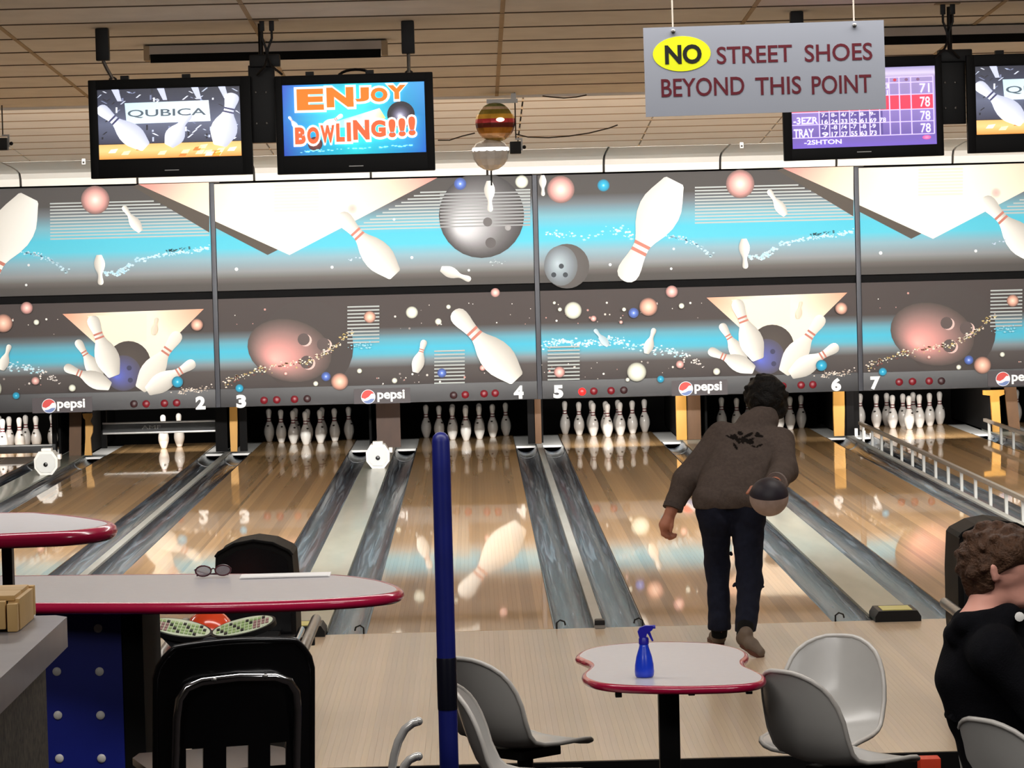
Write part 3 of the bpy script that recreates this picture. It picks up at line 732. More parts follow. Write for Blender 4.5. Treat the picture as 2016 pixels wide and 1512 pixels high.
def art_B(cx):
    fn = lambda u, v: ((lambda p: (p.x-cx, p.z))(AT(u, v, YM)))
    a = bg_upper(-.001); a.fn = fn
    a.lines(1368, 1680, 368, 444, 12, LINE, clip=(lambda v: 1368, lambda v: 1540+(v-352)*1.98))
    a.poly([(1530, 335), (1545, 330), (1680, 393), (1680, 426)], (80, 72, 64))
    a.wedge((1541, 331), (2130, 314), (1839, 466), lambda u, v: wedge_col(u-1269, v+36), clip=(-1e9, 1680), n=30)
    a.disc(1104, 373, 27, PINKB); a.disc(1188, 365, 12, TEAB); a.disc(1457, 362, 28, PINKB)
    a.specks([(1068, 458), (1100, 460), (1140, 468), (1190, 455), (1230, 452), (1250, 470)], 70, 7, 3, [(170, 225, 240), (200, 235, 245)])
    a.specks([(1310, 462), (1345, 470), (1375, 485), (1400, 505)], 60, 4, 3, [(190, 220, 232)])
    a.specks([(1470, 505), (1500, 508), (1515, 495), (1545, 478), (1600, 468), (1650, 462), (1680, 455)], 170, 4.5, 3.2, [(196, 222, 234), (170, 210, 228)])
    a.specks([(1590, 462), (1640, 458)], 26, 3, 2.2, [(50, 90, 100)])
    a.disc(1116, 524, 44, [(0, (96, 92, 90)), (1, (86, 82, 80))])
    a.disc(1104, 523, 33, [(0, (176, 190, 198)), (.5, (140, 152, 160)), (1, (104, 108, 112))], sy=1.2, off=(-.2, -.1))
    for u, v in ((1105, 524), (1090, 541), (1113, 541)): a.flat(u, v, 5, (60, 66, 72))
    a.pin(1328, 356, 1228, 553, 1.18, light=(236, 234, 228), dark=(206, 202, 194)); a.pin(1068, 345, 1069, 386, 1.1, bands=False)
    a.pin(1546, 424, 1512, 374, 1.1, bands=False); a.pin(1464, 470, 1467, 529, 1.15, bands=False)
    for u, v, r in ((1326, 490, 2.5), (1201, 521, 3), (1321, 529, 2.5)): a.flat(u, v, r, (215, 220, 222))
    b = bg_lower(-.001); b.fn = fn
    stars(b, 1064, 1390, 598, 640, 24, 8); stars(b, 1064, 1390, 715, 758, 28, 9)
    b.wedge((1391, 586), (1668, 576), (1530, 712), wedge_col2)
    b.poly([(1440, 590), (1556, 585), (1555, 640), (1460, 644)], (250, 230, 206))
    b.specks([(1070, 680), (1110, 672), (1150, 680), (1200, 668), (1240, 680), (1300, 690), (1350, 698)], 240, 8, 3, [(180, 225, 238), (210, 230, 238)])
    b.specks([(1350, 700), (1385, 722)], 24, 5, 2.6, [(235, 228, 222)])
    b.specks([(1610, 738), (1640, 736), (1680, 730)], 60, 7, 2.2, [(225, 215, 205), (180, 165, 150)])
    b.disc(1520, 682, 43, [(0, (84, 76, 70)), (1, (70, 62, 58))])
    b.disc(1509, 702, 35, [(0, (96, 110, 214)), (.4, (92, 96, 156)), (1, (82, 78, 92))], off=(-.4, .2))
    for u, v in ((1521, 692), (1523, 716), (1546, 698)): b.flat(u, v, 5, (62, 62, 90))
    b.pin(1542, 734, 1620, 622, 1.05, light=(240, 236, 226), dark=(200, 196, 186)); b.pin(1556, 738, 1650, 680, 1.1)
    b.pin(1466, 716, 1419, 637, 1.05); b.pin(1484, 728, 1394, 689, 1.1); b.pin(1492, 708, 1448, 590, 1.18)
    b.pin(1570, 627, 1577, 593, 1.1, light=(222, 212, 194), dark=(206, 190, 170), bands=False); b.pin(1197, 681, 1170, 648, 1.1, light=(200, 220, 228), dark=(160, 180, 190), bands=False); b.pin(1272, 696, 1288, 646, 1.15, bands=False)
    b.lines(1078, 1141, 682, 753, 10, LINE, th=.4)
    for u, v, r, st in ((1128, 611, 17, WHIB), (1276, 604, 18, SALB), (1322, 574, 12, PINKB), (1247, 616, 10, BLUB), (1253, 732, 19, WHIB), (1338, 717, 8, PINKB), (1300, 746, 7, TEAB), (1410, 731, 7, WHIB), (1655, 607, 12, SALB), (1616, 719, 11, TEAB),
                        (1168, 627, 6, PINKB), (1341, 602, 5.5, WHIB), (1102, 609, 4, WHIB), (1091, 596, 3, WHIB), (1101, 732, 11, PINKB), (1235, 747, 4, WHIB), (1228, 609, 4, WHIB), (1222, 634, 3.5, PINKB)):
        b.disc(u, v, r, st)
    return a, b
XA, XB = -1.697, 1.697
fnA = lambda u, v: ((lambda p: (p.x-XA, p.z))(AT(u, v, YM))); fnB = lambda u, v: ((lambda p: (p.x-XB, p.z))(AT(u, v, YM)))
lampA = [(520, 788, 0), (545, 787, 0), (580, 786, 0), (605, 785, 2), (893, 778, 2), (916, 777, 0), (953, 775, 0), (975, 774, 0)]
lampB = [(1146, 771, 1), (1169, 770, 0), (1203, 769, 0), (1228, 768, 2), (1517, 761, 2), (1541, 760, 0), (1577, 758, 0), (1600, 757, 0)]
UA = unit('A', XA, 'printed masking panel over lanes three and four with cream wedge and grey ball')
unit_common(UA, fnA, [('3', 475, 790), ('4', 1021, 772)], (697, 808, 781, 725, 743, 797), lampA)
a, b = art_A(XA); pa_u = a.build('printed_artwork', m_print, UA); pa_l = b.build('printed_artwork', m_print, UA)
UB = unit('B', XB, 'printed masking panel over lanes five and six behind the bowler with large upside-down pin')
unit_common(UB, fnB, [('5', 1099, 771), ('6', 1646, 757)], (1322, 1432, 765, 1350, 1367, 1421), lampB)
a, b = art_B(XB); pb_u = a.build('printed_artwork', m_print, UB); pb_l = b.build('printed_artwork', m_print, UB)
offB = UB.location.x; dA = 6.788
fn7 = lambda u, v: ((lambda p: (p.x-(XA+dA), p.z))(AT(u, v, YM))); fn2 = lambda u, v: ((lambda p: (p.x-(XB-dA), p.z))(AT(u, v, YM)))
UA2 = unit('A', XA+dA, 'printed masking panel at right edge with number seven and pink planet')
l7 = [(1770, 752, 0), (1796, 751, 0), (1829, 750, 0), (1853, 750, 2)]
unit_common(UA2, fn7, [('7', 1723, 754)], (1944, 2056, 746, 1974, 1991, 2045), l7)
UB2 = unit('B', XB-dA, 'printed masking panel at left edge with number two and pins scattering round a ball')
l2 = [(264, 795, 2), (288, 795, 0), (324, 794, 0), (348, 793, 0)]
unit_common(UB2, fn2, [('2', 395, 793)], (64, 182, 799, 97, 113, 168), l2)
for q, w in ((UA2, (pa_u, pa_l)), (UB2, (pb_u, pb_l))):
    for o in w: link('printed_artwork', o.data, None, q)

# ------------------------------------------------------------------ hanging televisions
def scr_fn(w, h): return lambda s, t: (-w/2+s*w, h/2-t*h)
def tv(X0, X1, Z0, Z1, Y, label, sc, rot=0):
    cx, cz = (X0+X1)/2, (Z0+Z1)/2; w, h = X1-X0, Z1-Z0
    T = thing('television', label, 'television', (cx, Y, cz), group='televisions hung over the approach'); T.rotation_euler = (0, rot, 0)
    x0, x1, z0, z1 = sc[0]-cx, sc[1]-cx, sc[2]-cz, sc[3]-cz
    m_ = MB()
    m_.box(-w/2, x0, -.025, .02, -h/2, h/2, .006).box(x1, w/2, -.025, .02, -h/2, h/2, .006).box(x0-.01, x1+.01, -.025, .02, z1, h/2, .006).box(x0-.01, x1+.01, -.025, .02, -h/2, z0, .006)
    obj('bezel', m_, mat('bezel_black', S(9, 9, 10), .5, noise=.1, nscale=10, spec=.2), T); obj('rear_housing', MB().box(-w/2+.01, w/2-.01, .0, .08, -h/2+.01, h/2-.01, .02), m_black, T)
    obj('logo_bar', MB().box(-.035, .035, -.0265, -.025, -h/2+.03, -h/2+.034), m_steel, T)
    for xx in (-w*.28, w*.1): obj('mount_tab', MB().box(xx-.02, xx+.02, .02, .06, h/2, h/2+.02), m_black, T)
    sx, sz = (x0+x1)/2, (z0+z1)/2
    S_ = obj('screen', MB().box(x0, x1, -.012, -.004, z0, z1), m_gloss, T, smooth=False)
    return T, S_, (lambda s, t: (x0+s*(x1-x0), z1-t*(z1-z0)))
def art_pins(fn):
    a = Art(fn, -.0125, .0004); rs = random.getstate(); random.seed(21)
    a.band(0, 1, [(0, (26, 28, 46)), (.2, (44, 48, 70)), (.5, (90, 96, 120)), (.78, (50, 50, 70))])
    a.layer()
    for i in range(150):
        s, t = random.uniform(0, .98), random.uniform(.0, .74); l = random.uniform(.015, .05); an = random.choice((0, .6, 1.6, 2.4)); w = .006
        if .18 < s < .8 and .2 < t < .5: continue
        dx, dy = math.cos(an)*l, math.sin(an)*l*1.7
        a.poly([(max(0, s-w), t), (min(1, s+w), t), (min(1, max(0, s+w+dx)), min(.76, max(0, t+dy))), (min(1, max(0, s-w+dx)), min(.76, max(0, t+dy)))], random.choice(((190, 200, 225), (230, 235, 250), (120, 128, 160), (20, 20, 34))), new=False)
    for s in (.1, .42, .66, .85): a.poly([(s, .0), (s+.05, .0), (s+.07, .17), (s+.04, .17)], (200, 206, 228))
    a.poly([(.19, .2), (.78, .19), (.79, .49), (.2, .5)], [(196, 226, 236), (226, 240, 246), (240, 248, 250), (216, 238, 244)])
    a.band(0, 1, [(.79, (238, 186, 110)), (.88, (250, 206, 130)), (1, (232, 150, 64))])
    a.layer()
    for i in range(16):
        s = random.uniform(0, .93); t = random.uniform(.8, .95); a.poly([(s, t), (s+.05, t-.01), (s+.03, t+.05), (s-.02 if s > .02 else 0, t+.05)], random.choice(((255, 236, 190), (214, 130, 50), (250, 244, 230))), new=False)
    asp = 1.9
    g2 = a.fn; a.fn = lambda u, v: g2(u/asp, v)
    def P(s0, t0, s1, t1, w, **k): a.pin(s0*asp, t0, s1*asp, t1, w, light=(248, 250, 255), dark=(186, 192, 214), stripe=(60, 60, 100), **k)
    P(.33, .84, .005, .24, 1.15); P(.49, .83, .64, .36, 1.5, bands=False); P(.85, .85, .955, .10, 1.45)
    a.fn = g2; random.setstate(rs); return a
def scr_text(body, fn, s0, s1, t0, t1, col, parent, y, bold=0, em=1.0):
    (x0, z1), (x1, z0) = fn(s0, t0), fn(s1, t1)
    M = mat('glow_%d_%d_%d' % col, S(*col), .4, emit=em, noise=.01, nscale=3)
    return text(body, x0, x1, z0, z1, M, parent, y, 'screen_lettering', bold, .0004)
YT = -2.6
def box_of(c): q = [AT(u, v, YT) for u, v in c]; return min(p.x for p in q), max(p.x for p in q), min(p.z for p in q), max(p.z for p in q)
def tvq(u0, v0, u1, v1): a_, b_ = AT(u0, v0, YT), AT(u1, v1, YT); return a_.x, b_.x, b_.z, a_.z
X0, X1, Z0, Z1 = tvq(174, 158, 499, 344)
s0, s1, sz0, sz1 = tvq(192, 177, 476, 307)
T1, S1_, f1 = tv(X0, X1, Z0, Z1, YT, 'black television at upper left showing white pins and an orange floor', (s0, s1, sz0, sz1), rot=-.004)
art_pins(f1).build('picture', m_screen, S1_); scr_text('QUBICA', f1, .21, .76, .30, .42, (92, 104, 116), S1_, -.0215, .01)
X0, X1, Z0, Z1 = tvq(541, 150, 857, 336); s0, s1, sz0, sz1 = tvq(556, 168, 839, 300)
T2, S2_, f2 = tv(X0, X1, Z0, Z1, YT, 'black television with blue screen and orange ENJOY BOWLING letters', (s0, s1, sz0, sz1), rot=-.004)
a = Art(f2, -.0125, .0004)
a.raw([(0, 0), (.5, 0), (1, 0), (0, .5), (.5, .5), (1, .5), (0, 1), (.5, 1), (1, 1)], [(20, 70, 190), (20, 190, 200), (60, 150, 220), (10, 100, 190), (60, 235, 240), (20, 120, 190), (10, 60, 170), (0, 190, 200), (10, 90, 190)], [(0, 3, 4, 1), (1, 4, 5, 2), (3, 6, 7, 4), (4, 7, 8, 5)])
g2 = a.fn; a.fn = lambda u, v: g2(u/1.95, v)
a.poly([(.5*1.95, .46), (.68*1.95, .36), (.72*1.95, .5), (.55*1.95, .62), (.2*1.95, .62)], [(180, 255, 250), (255, 250, 210), (255, 200, 90), (200, 255, 255), (80, 230, 235)])
a.disc(.83*1.95, .46, .19, [(0, (240, 240, 255)), (.3, (120, 116, 140)), (.7, (40, 34, 44)), (1, (24, 20, 26))], off=(-.1, .1))
a.pin(.27*1.95, .62, .42*1.95, .44, 1.1, light=(250, 252, 255), dark=(180, 200, 220)); a.pin(.1*1.95, .62, .04*1.95, .44, 1.1, light=(250, 252, 255), dark=(180, 200, 220))
a.disc(.22*1.95, .84, .1, [(0, (140, 70, 50)), (1, (60, 30, 40))])
a.fn = g2
a.specks([(.12, .945), (.3, .93), (.6, .92), (.9, .9)], 50, .012, .014, [(150, 240, 255)])
a.build('picture', m_screen, S2_)
OR, WH = (242, 128, 40), (255, 246, 240)
for ch, s0_, s1_, t0_, t1_ in (('E', .10, .29, .06, .36), ('N', .31, .50, .05, .33), ('J', .51, .61, .06, .26), ('O', .62, .74, .07, .27), ('Y', .74, .87, .04, .24)):
    scr_text(ch, f2, s0_-.018, s1_+.018, t0_-.03, t1_+.035, WH, S2_, -.0200, .09); scr_text(ch, f2, s0_, s1_, t0_, t1_, OR, S2_, -.0208, .06)
for ch, s0_, s1_, t0_, t1_ in (('B', .08, .155, .60, .84), ('O', .165, .25, .60, .84), ('W', .26, .36, .58, .83), ('L', .37, .43, .56, .82), ('I', .445, .475, .55, .82), ('N', .49, .605, .52, .80), ('G', .615, .72, .53, .77), ('!', .74, .79, .52, .78), ('!', .81, .86, .51, .77), ('!', .88, .93, .49, .76)):
    scr_text(ch, f2, s0_-.012, s1_+.012, t0_-.03, t1_+.035, WH, S2_, -.0200, .09); scr_text(ch, f2, s0_, s1_, t0_, t1_, (232, 104, 60), S2_, -.0208, .06)
X0, X1, Z0, Z1 = tvq(1538, 117, 1857, 308); s0, s1, sz0, sz1 = tvq(1556, 138, 1843, 285)
T3, S3_, f3 = tv(X0, X1, Z0, Z1, YT, 'black television behind the hanging sign showing a purple score sheet', (s0, s1, sz0, sz1), rot=-.01)
a = Art(f3, -.0125, .0004)
a.band(0, 1, [(0, (150, 140, 190)), (.08, (208, 196, 226)), (.14, (150, 132, 182)), (.6, (128, 108, 178)), (.85, (104, 84, 160)), (1, (112, 86, 190))])
a.poly([(.0, .36), (.985, .36), (.985, .54), (.0, .54)], (226, 40, 76))
a.poly([(.19, .54), (.63, .54), (.63, .86), (.19, .86)], (84, 66, 140))
for t in (.13, .20, .355, .545, .70, .865): a.poly([(0, t-.006), (.985, t-.006), (.985, t+.006), (0, t+.006)], (206, 190, 232))
a.layer()
for s in (.19, .26, .33, .40, .47, .54, .61, .68, .75, .83, .985):
    a.poly([(s-.004, .13), (s+.004, .13), (s+.004, .865), (s-.004, .865)], (206, 190, 232), new=False)
for i in range(9): a.flat(.24+.08*i, .165, .012, (120, 80, 120) if i != 6 else (190, 30, 60), sy=1.6)
a.disc(.93, .91, .03, [(0, (240, 150, 200)), (1, (220, 80, 150))], sy=.9)
a.build('picture', m_screen, S3_)
WS = (236, 232, 246)
scr_text('-3EZR', f3, .01, .18, .60, .69, WS, S3_, -.0188, .025); scr_text('TRAY', f3, .01, .15, .75, .86, WS, S3_, -.0188, .025); scr_text('-2SHTON', f3, .08, .34, .895, .955, WS, S3_, -.0188, .025)
for k, n_ in enumerate(('16', '24', '33', '52', '61', '69', '78')): scr_text(n_, f3, .205+.067*k, .25+.067*k, .64, .695, WS, S3_, -.0188, .025)
for k, n_ in enumerate(('9', '17', '37', '55', '63', '73')): scr_text(n_, f3, .205+.067*k, .25+.067*k, .80, .86, WS, S3_, -.0188, .025)
for k, n_ in enumerate(('7-', '8-', '4/', '7-', '8-', '9-')): scr_text(n_, f3, .205+.067*k, .245+.067*k, .56, .61, WS, S3_, -.0188, .025); scr_text(n_[::-1], f3, .205+.067*k, .245+.067*k, .715, .77, WS, S3_, -.0188, .025)
for n_, t0_, t1_ in (('71', .22, .34), ('78', .39, .52), ('78', .57, .69), ('78', .73, .85)): scr_text(n_, f3, .89, .96, t0_, t1_, WS, S3_, -.0188, .015)
scr_text('-3', f3, .63, .68, .21, .27, WS, S3_, -.0188, .025); scr_text('71', f3, .63, .67, .29, .35, WS, S3_, -.0188, .025)
X0, X1, Z0, Z1 = tvq(1901, 108, 2218, 294); s0, s1, sz0, sz1 = tvq(1919, 131, 2203, 258)
T4, S4_, f4 = tv(X0, X1, Z0, Z1, YT, 'black television cut by the right edge showing a leaning pin', (s0, s1, sz0, sz1), rot=-.004)
art_pins(f4).build('picture', m_screen, S4_); scr_text('QUBICA', f4, .21, .76, .30, .42, (92, 104, 116), S4_, -.0215, .01)
# brackets between the pairs, cable drops, hanger tubes
for (u0, v0, u1, v1, lab, side) in ((487, 128, 543, 280, 'black mounting plate between the two left televisions', 'left'), (1845, 118, 1905, 243, 'black mounting plate between the two right televisions', 'right')):
    x0, x1, z0, z1 = tvq(u0, v0, u1, v1)
    t = thing('mounting_plate', lab, 'bracket', ((x0+x1)/2, YT+.06, (z0+z1)/2), group='television mounting plates')
    w = (x1-x0)/2; h = (z1-z0)/2
    obj('plate', MB().box(-w, w, -.02, .02, -h, h, .004), m_black, t)
    obj('junction_box', MB().box(-w+.01, w+.03, -.06, .02, h-.01, h+.05, .008), m_black, t)
    for k in range(4): obj('bolt', MB().lathe([(.006, 0), (.006, .006), (.003, .008)], 8, (-.03+.05*(k % 2), -.02, -h*.5+h*.8*(k//2)), 'y'), m_steel, t)
    top = zc1(YT)
    obj('rod', MB().cyl((0, 0, h), (0, 0, top-(z0+z1)/2+.0), .012), m_black, t)
    ux = 527 if side == 'left' else 1860
    c = thing('power_cable', 'pair of black cables dropping from ceiling outlet to the %s televisions' % side, 'cable', (AT(ux, 60, YT).x, YT-.1, zc1(YT-.1)), group='television power cables')
    for dx in (-.022, .025):
        obj('plug', MB().box(dx-.012, dx+.012, -.012, .012, -.055, -.004, .004), m_black, c)
        obj('cord', MB().tube([(dx, 0, -.05), (dx*1.0, .0, -.09), (dx*.2, .0, -.14), (0, .0, -.18), (dx*.6-.0, .03, -.22), (dx*2.6, .08, -.262)], .006, 6), m_black, c)
    obj('outlet_plate', MB().box(-.06, .06, -.03, .03, -.006, -.001), m_bar2, c)
for (u, v0, v1, lab, dx) in ((203, 58, 120, 'black tube hanger above the left corner of the pins television', .045), (804, 43, 106, 'black tube hanger above the blue screen television', .0), (1569, 20, 82, 'black tube hanger rising behind the hanging sign', .02)):
    x_ = AT(u, v1, -2.5).x; ztop = zc1(-2.5)-.001; zb = AT(u, v1, -2.5).z
    t = thing('hanger', lab, 'hanger', (x_, -2.5, ztop), group='hangers of the televisions')
    ln = ztop-zb
    obj('tube', MB().box(-.032, .032, -.032, .032, -ln, 0, .006), m_black, t)
    obj('turnbuckle', MB().tube([(0, 0, -ln), (dx*.4, 0, -ln-.04), (dx, 0, -ln-.09)], .009, 8), m_steel, t)
    obj('eye', MB().tube([(dx+.018*math.cos(q*PI/5), 0, -ln-.1+.018*math.sin(q*PI/5)) for q in range(10)], .005, 6, closed=True), m_black, t)
t = thing('cable', 'loop of thick black cable arching over the blue screen television', 'cable', (AT(700, 150, -2.56).x, -2.56, AT(700, 150, -2.56).z))
obj('loop', MB().tube([(.09*math.cos(q*PI/12)*-1, 0, -.012+.045*math.sin(q*PI/12)) for q in range(13)], .007, 8), m_black, t)
# fluorescent battens seen from behind
for k in range(2):
    x0 = AT(290, 92, -1.7).x+3.394*k; x1 = AT(757, 85, -1.7).x+3.394*k; z = zc1(-1.7)
    t = thing('light_fixture', ('long ceiling light batten above the two left televisions', 'long ceiling light batten half hidden by the hanging sign')[k], 'light', ((x0+x1)/2, -1.7, z-.006), group='ceiling light battens')
    w = (x1-x0)/2
    obj('housing', MB().prism_x([(-.05, 0), (-.055, -.045), (.06, -.045), (.06, 0)], -w, w), mat('batten_grey', S(196, 186, 178), .5, noise=.1, nscale=5), t, smooth=False)
    obj('reflector', MB().prism_x([(-.056, -.044), (-.06, -.088), (-.05, -.088), (.02, -.047), (.02, -.044)], -w+.02, w-.02), m_matte, t, smooth=False)
    obj('tube', MB().tube([(-w+.04, .03, -.06), (w-.04, .03, -.06)], .012, 10), mat('lamp_tube', S(250, 246, 236), .4, emit=2.5, noise=.01, nscale=3), t)
    for sx in (-1, 1): obj('end_plate', MB().box(sx*w-.015, sx*w+.015, -.055, .06, -.075, 0, .003), m_bar2, t)

# party light at the ceiling edge
p = AT(975, 241, 1.4)
t = thing('party_light', 'striped gold and red mirror globe light hanging from the ceiling edge', 'light', (p.x, 1.4, p.z))
R = .121; bands = [(-90, -52, (150, 120, 60)), (-52, -34, (190, 150, 110)), (-34, -16, (150, 100, 30)), (-16, -2, (96, 40, 30)), (-2, 10, (170, 50, 60)), (10, 24, (190, 150, 60)), (24, 40, (120, 110, 50)), (40, 52, (210, 170, 150)), (52, 66, (110, 120, 70)), (66, 90, (150, 150, 110))]
for a0, a1, c in bands:
    pr = [(max(.002, R*math.cos(math.radians(q))), R*math.sin(math.radians(q))) for q in np.linspace(a0, a1, 4)]
    obj('band', MB().lathe(pr, 14), mat('foil_%d_%d_%d' % c, S(*[min(255, q*1.35) for q in c]), .25, .35, noise=.35, nscale=18), t, smooth=False)
obj('bracket', MB().box(-.05, .14, -.02, .02, R-.005, R+.02).box(.10, .13, -.015, .015, R+.01, zc1(1.4)-p.z-.004), m_steel, t)
obj('lamp_glint', MB().sphere((.03, -R+.004, .012), .016, 8, (1.6, .5, .8)), mat('glint_glow', S(255, 236, 214), .3, emit=2.2, noise=.01, nscale=3), t)  # glowing blob put on the globe as its highlight
p2 = AT(966, 300, 1.4)
t2 = thing('party_light', 'clear faceted half globe light hanging under the striped globe', 'light', (p2.x, 1.4, p2.z))
R2 = .112
obj('dome', MB().lathe([(max(.003, R2*math.cos(math.radians(q))), R2*math.sin(math.radians(q))) for q in (-90, -66, -44, -22, 0, 8)], 14), mat('frosted_facets', S(240, 242, 244), .18, .1, noise=.25, nscale=14), t2, smooth=False)
obj('ring', MB().lathe([(R2*.98, .006), (R2*1.02, .016), (R2*.98, .03)], 20), mat('lit_ring', S(250, 252, 255), .3, emit=1.6, noise=.05, nscale=20), t2)
obj('cap', MB().lathe([(R2*.96, .03), (R2*.8, .055), (R2*.4, .075), (.02, .08)], 14), mat('frosted_facets', S(232, 234, 236)), t2, smooth=False)
obj('stem', MB().cyl((0, 0, .07), (0, 0, p.z-R-p2.z+.004), .008), m_steel, t2); obj('drop_wire', MB().cyl((0, 0, -R2), (0, 0, -R2-.09), .005), m_black, t2)
for (u, v, lab) in ((1016, 290, 'small black spotlight hanging beside the clear globe'), (6, 283, 'small black spotlight cut by the left picture edge')):
    p = AT(u, v, 1.4); t = thing('spotlight', lab, 'spotlight', (p.x, 1.4, p.z), group='small black spotlights')
    obj('body', MB().box(-.038, .03, -.04, .04, -.04, .035, .006), m_black, t); obj('yoke', MB().box(.03, .04, -.015, .015, -.02, .05).box(-.005, .04, -.012, .012, .045, .055), m_steel, t)
    obj('knob', MB().sphere((.05, 0, .0), .012, 8), m_black, t); obj('stem', MB().cyl((.0, 0, .05), (.0, 0, zc1(1.4)-p.z), .004), m_joint, t)
for (u, v, lab) in ((165, 322, 'tiny white sensor square below the ceiling at far left'), (1460, 288, 'tiny white sensor square on the cove left of the score sheet television')):
    p = AT(u, v, 14.3); t = thing('motion_sensor', lab, 'sensor', (p.x, 14.3, zc2(14.3)), group='white sensors below the ceiling')
    obj('case', MB().box(-.018, .018, -.02, .02, -.06, -.003, .004), m_white, t); obj('window', MB().box(-.01, .01, -.0225, -.02, -.05, -.03), m_joint, t)
def wire(pts, Y, lab, r=.0045):
    q = [AT(u, v, Y) for u, v in pts]; o = q[0]
    t = thing('thin_wire', lab, 'wire', o, group='thin wires along the ceiling step'); obj('strand', MB().tube([p_-o for p_ in q], r, 6), mat('wire_dark', S(64, 54, 44), .6, noise=.2, nscale=10), t)
wire([(862, 276), (885, 276), (910, 268), (935, 262)], 1.45, 'thin dark wire between the blue television and the striped globe')
wire([(1015, 264), (1040, 270), (1080, 271), (1120, 268), (1160, 262), (1200, 252), (1216, 246)], 1.45, 'thin dark wire sagging right of the striped globe')
wire([(1068, 189), (1085, 191), (1110, 193), (1135, 191), (1155, 187)], 1.53, 'short dark wire sagging at the ceiling edge left of the sign')

# hanging sign
Y = -9.83; c = AT(1505.5, 135, Y); ry = -.0085
t = thing('hanging_sign', 'grey hanging sign NO STREET SHOES BEYOND THIS POINT', 'sign', c); t.rotation_euler = (0, ry, 0)
w, h = .3265, .1205
Sg = obj('board', MB().box(-w, w, -.003, .003, -h, h), mat('sign_grey', S(146, 150, 160), .5, noise=.03, nscale=4), t, smooth=False)
def sg(u, v):
    p = AT(u, v, Y)-c; return p.x*math.cos(ry)-p.z*math.sin(ry)*1.0, p.z*math.cos(ry)+p.x*math.sin(ry)
x_, z_ = sg(1342, 106)
obj('ellipse', MB().prism_y([(x_+.0785*math.cos(q*PI/20), z_+.0475*math.sin(q*PI/20)) for q in range(40)], -.0038, -.003), mat('sign_yellow', S(226, 232, 20), .5, noise=.03, nscale=6), t, smooth=False)
m_mar = mat('maroon_letters', S(92, 18, 32), .5, noise=.08, nscale=20); m_blk = mat('black_letters', S(22, 24, 20), .5, noise=.08, nscale=20)
def st(word, u0, u1, v0, v1, M, bold, y=-.003):
    um, vm = (u0+u1)/2, (v0+v1)/2; xc, zc = sg(um, vm); k = (Y-CAM.y)/F_PX
    text(word, xc-(u1-u0)/2*k, xc+(u1-u0)/2*k, zc-(v1-v0)/2*k, zc+(v1-v0)/2*k, M, t, y, 'lettering', bold, .0006)
st('NO', 1309, 1381, 88, 126, m_blk, .035, -.0038)
for wd, u0, u1, v0, v1 in (('STREET', 1411, 1559, 90, 124), ('SHOES', 1584, 1717, 86, 120), ('BEYOND', 1302, 1465, 153, 189), ('THIS', 1487, 1577, 151, 186), ('POINT', 1598, 1715, 148, 184)): st(wd, u0, u1, v0, v1, m_mar, .010)
for u in (1325, 1682):
    x_, _ = sg(u, 60)
    obj('cord', MB().cyl((x_, .004, h-.012), (x_, .004, zc1(Y)-c.z), .0022, n=6), mat('cord_pale', S(200, 190, 176), .6, noise=.1, nscale=30), t)
    obj('hook', MB().lathe([(.006, 0), (.006, .004), (.003, .006)], 8, (x_, -.003, h-.012), 'y'), m_steel, t)

# ------------------------------------------------------------------ ball returns on the approach
def ball_return(X, label, balls):
    t = thing('ball_return', label, 'ball return', (X, -3.3, 0), group='ball returns on the approach')
    # arched hood, bulging a little at the sides
    prof = [(-.165, 0), (-.19, .35), (-.19, .60), (-.18, .765), (-.165, .785), (-.09, .823), (0, .838), (.09, .823), (.165, .785), (.18, .765), (.19, .60), (.19, .35), (.165, 0)]
    hd = MB().prism_y(prof, -.02, .42); obj('hood', hd, mat('hood_black', S(17, 15, 14), .6, noise=.2, nscale=12, spec=.12), t, smooth=False)
    pan = [(x_*.88, .03+z_*.93) for x_, z_ in prof]
    obj('front_panel', MB().prism_y(pan, -.035, -.018), m_gloss, t, smooth=False)
    obj('top_trim', MB().tube([(x_, -.025, z_+.004) for x_, z_ in prof[3:10]], .008, 8), m_matte, t)
    obj('base', MB().box(-.2, .2, -1.55, .40, 0, .07, .01), m_matte, t)
    obj('column', MB().box(-.12, .12, -1.5, -.05, .07, .42, .02), m_black, t)
    for sx in (-1, 1):
        obj('rail', MB().tube([(sx*.30, -1.60, .47), (sx*.30, -1.55, .50), (sx*.30, -.34, .50)], .024, 14), m_steel, t)
        obj('rail', MB().tube([(sx*.225, -1.55, .44), (sx*.225, -.22, .44)], .016, 10), m_chrome, t)
    for yy in (-1.5, -.5): obj('cross_bar', MB().box(-.30, .30, yy-.02, yy+.02, .40, .44, .006), m_black, t)
    obj('tray', MB().box(-.22, .22, -1.5, -.1, .38, .405), m_black, t)
    return t
ball_return(-1.735, 'black arched ball return behind the grey table near the left chair', 1)
ball_return(1.765, 'black arched ball return behind the seated person at right', 0)
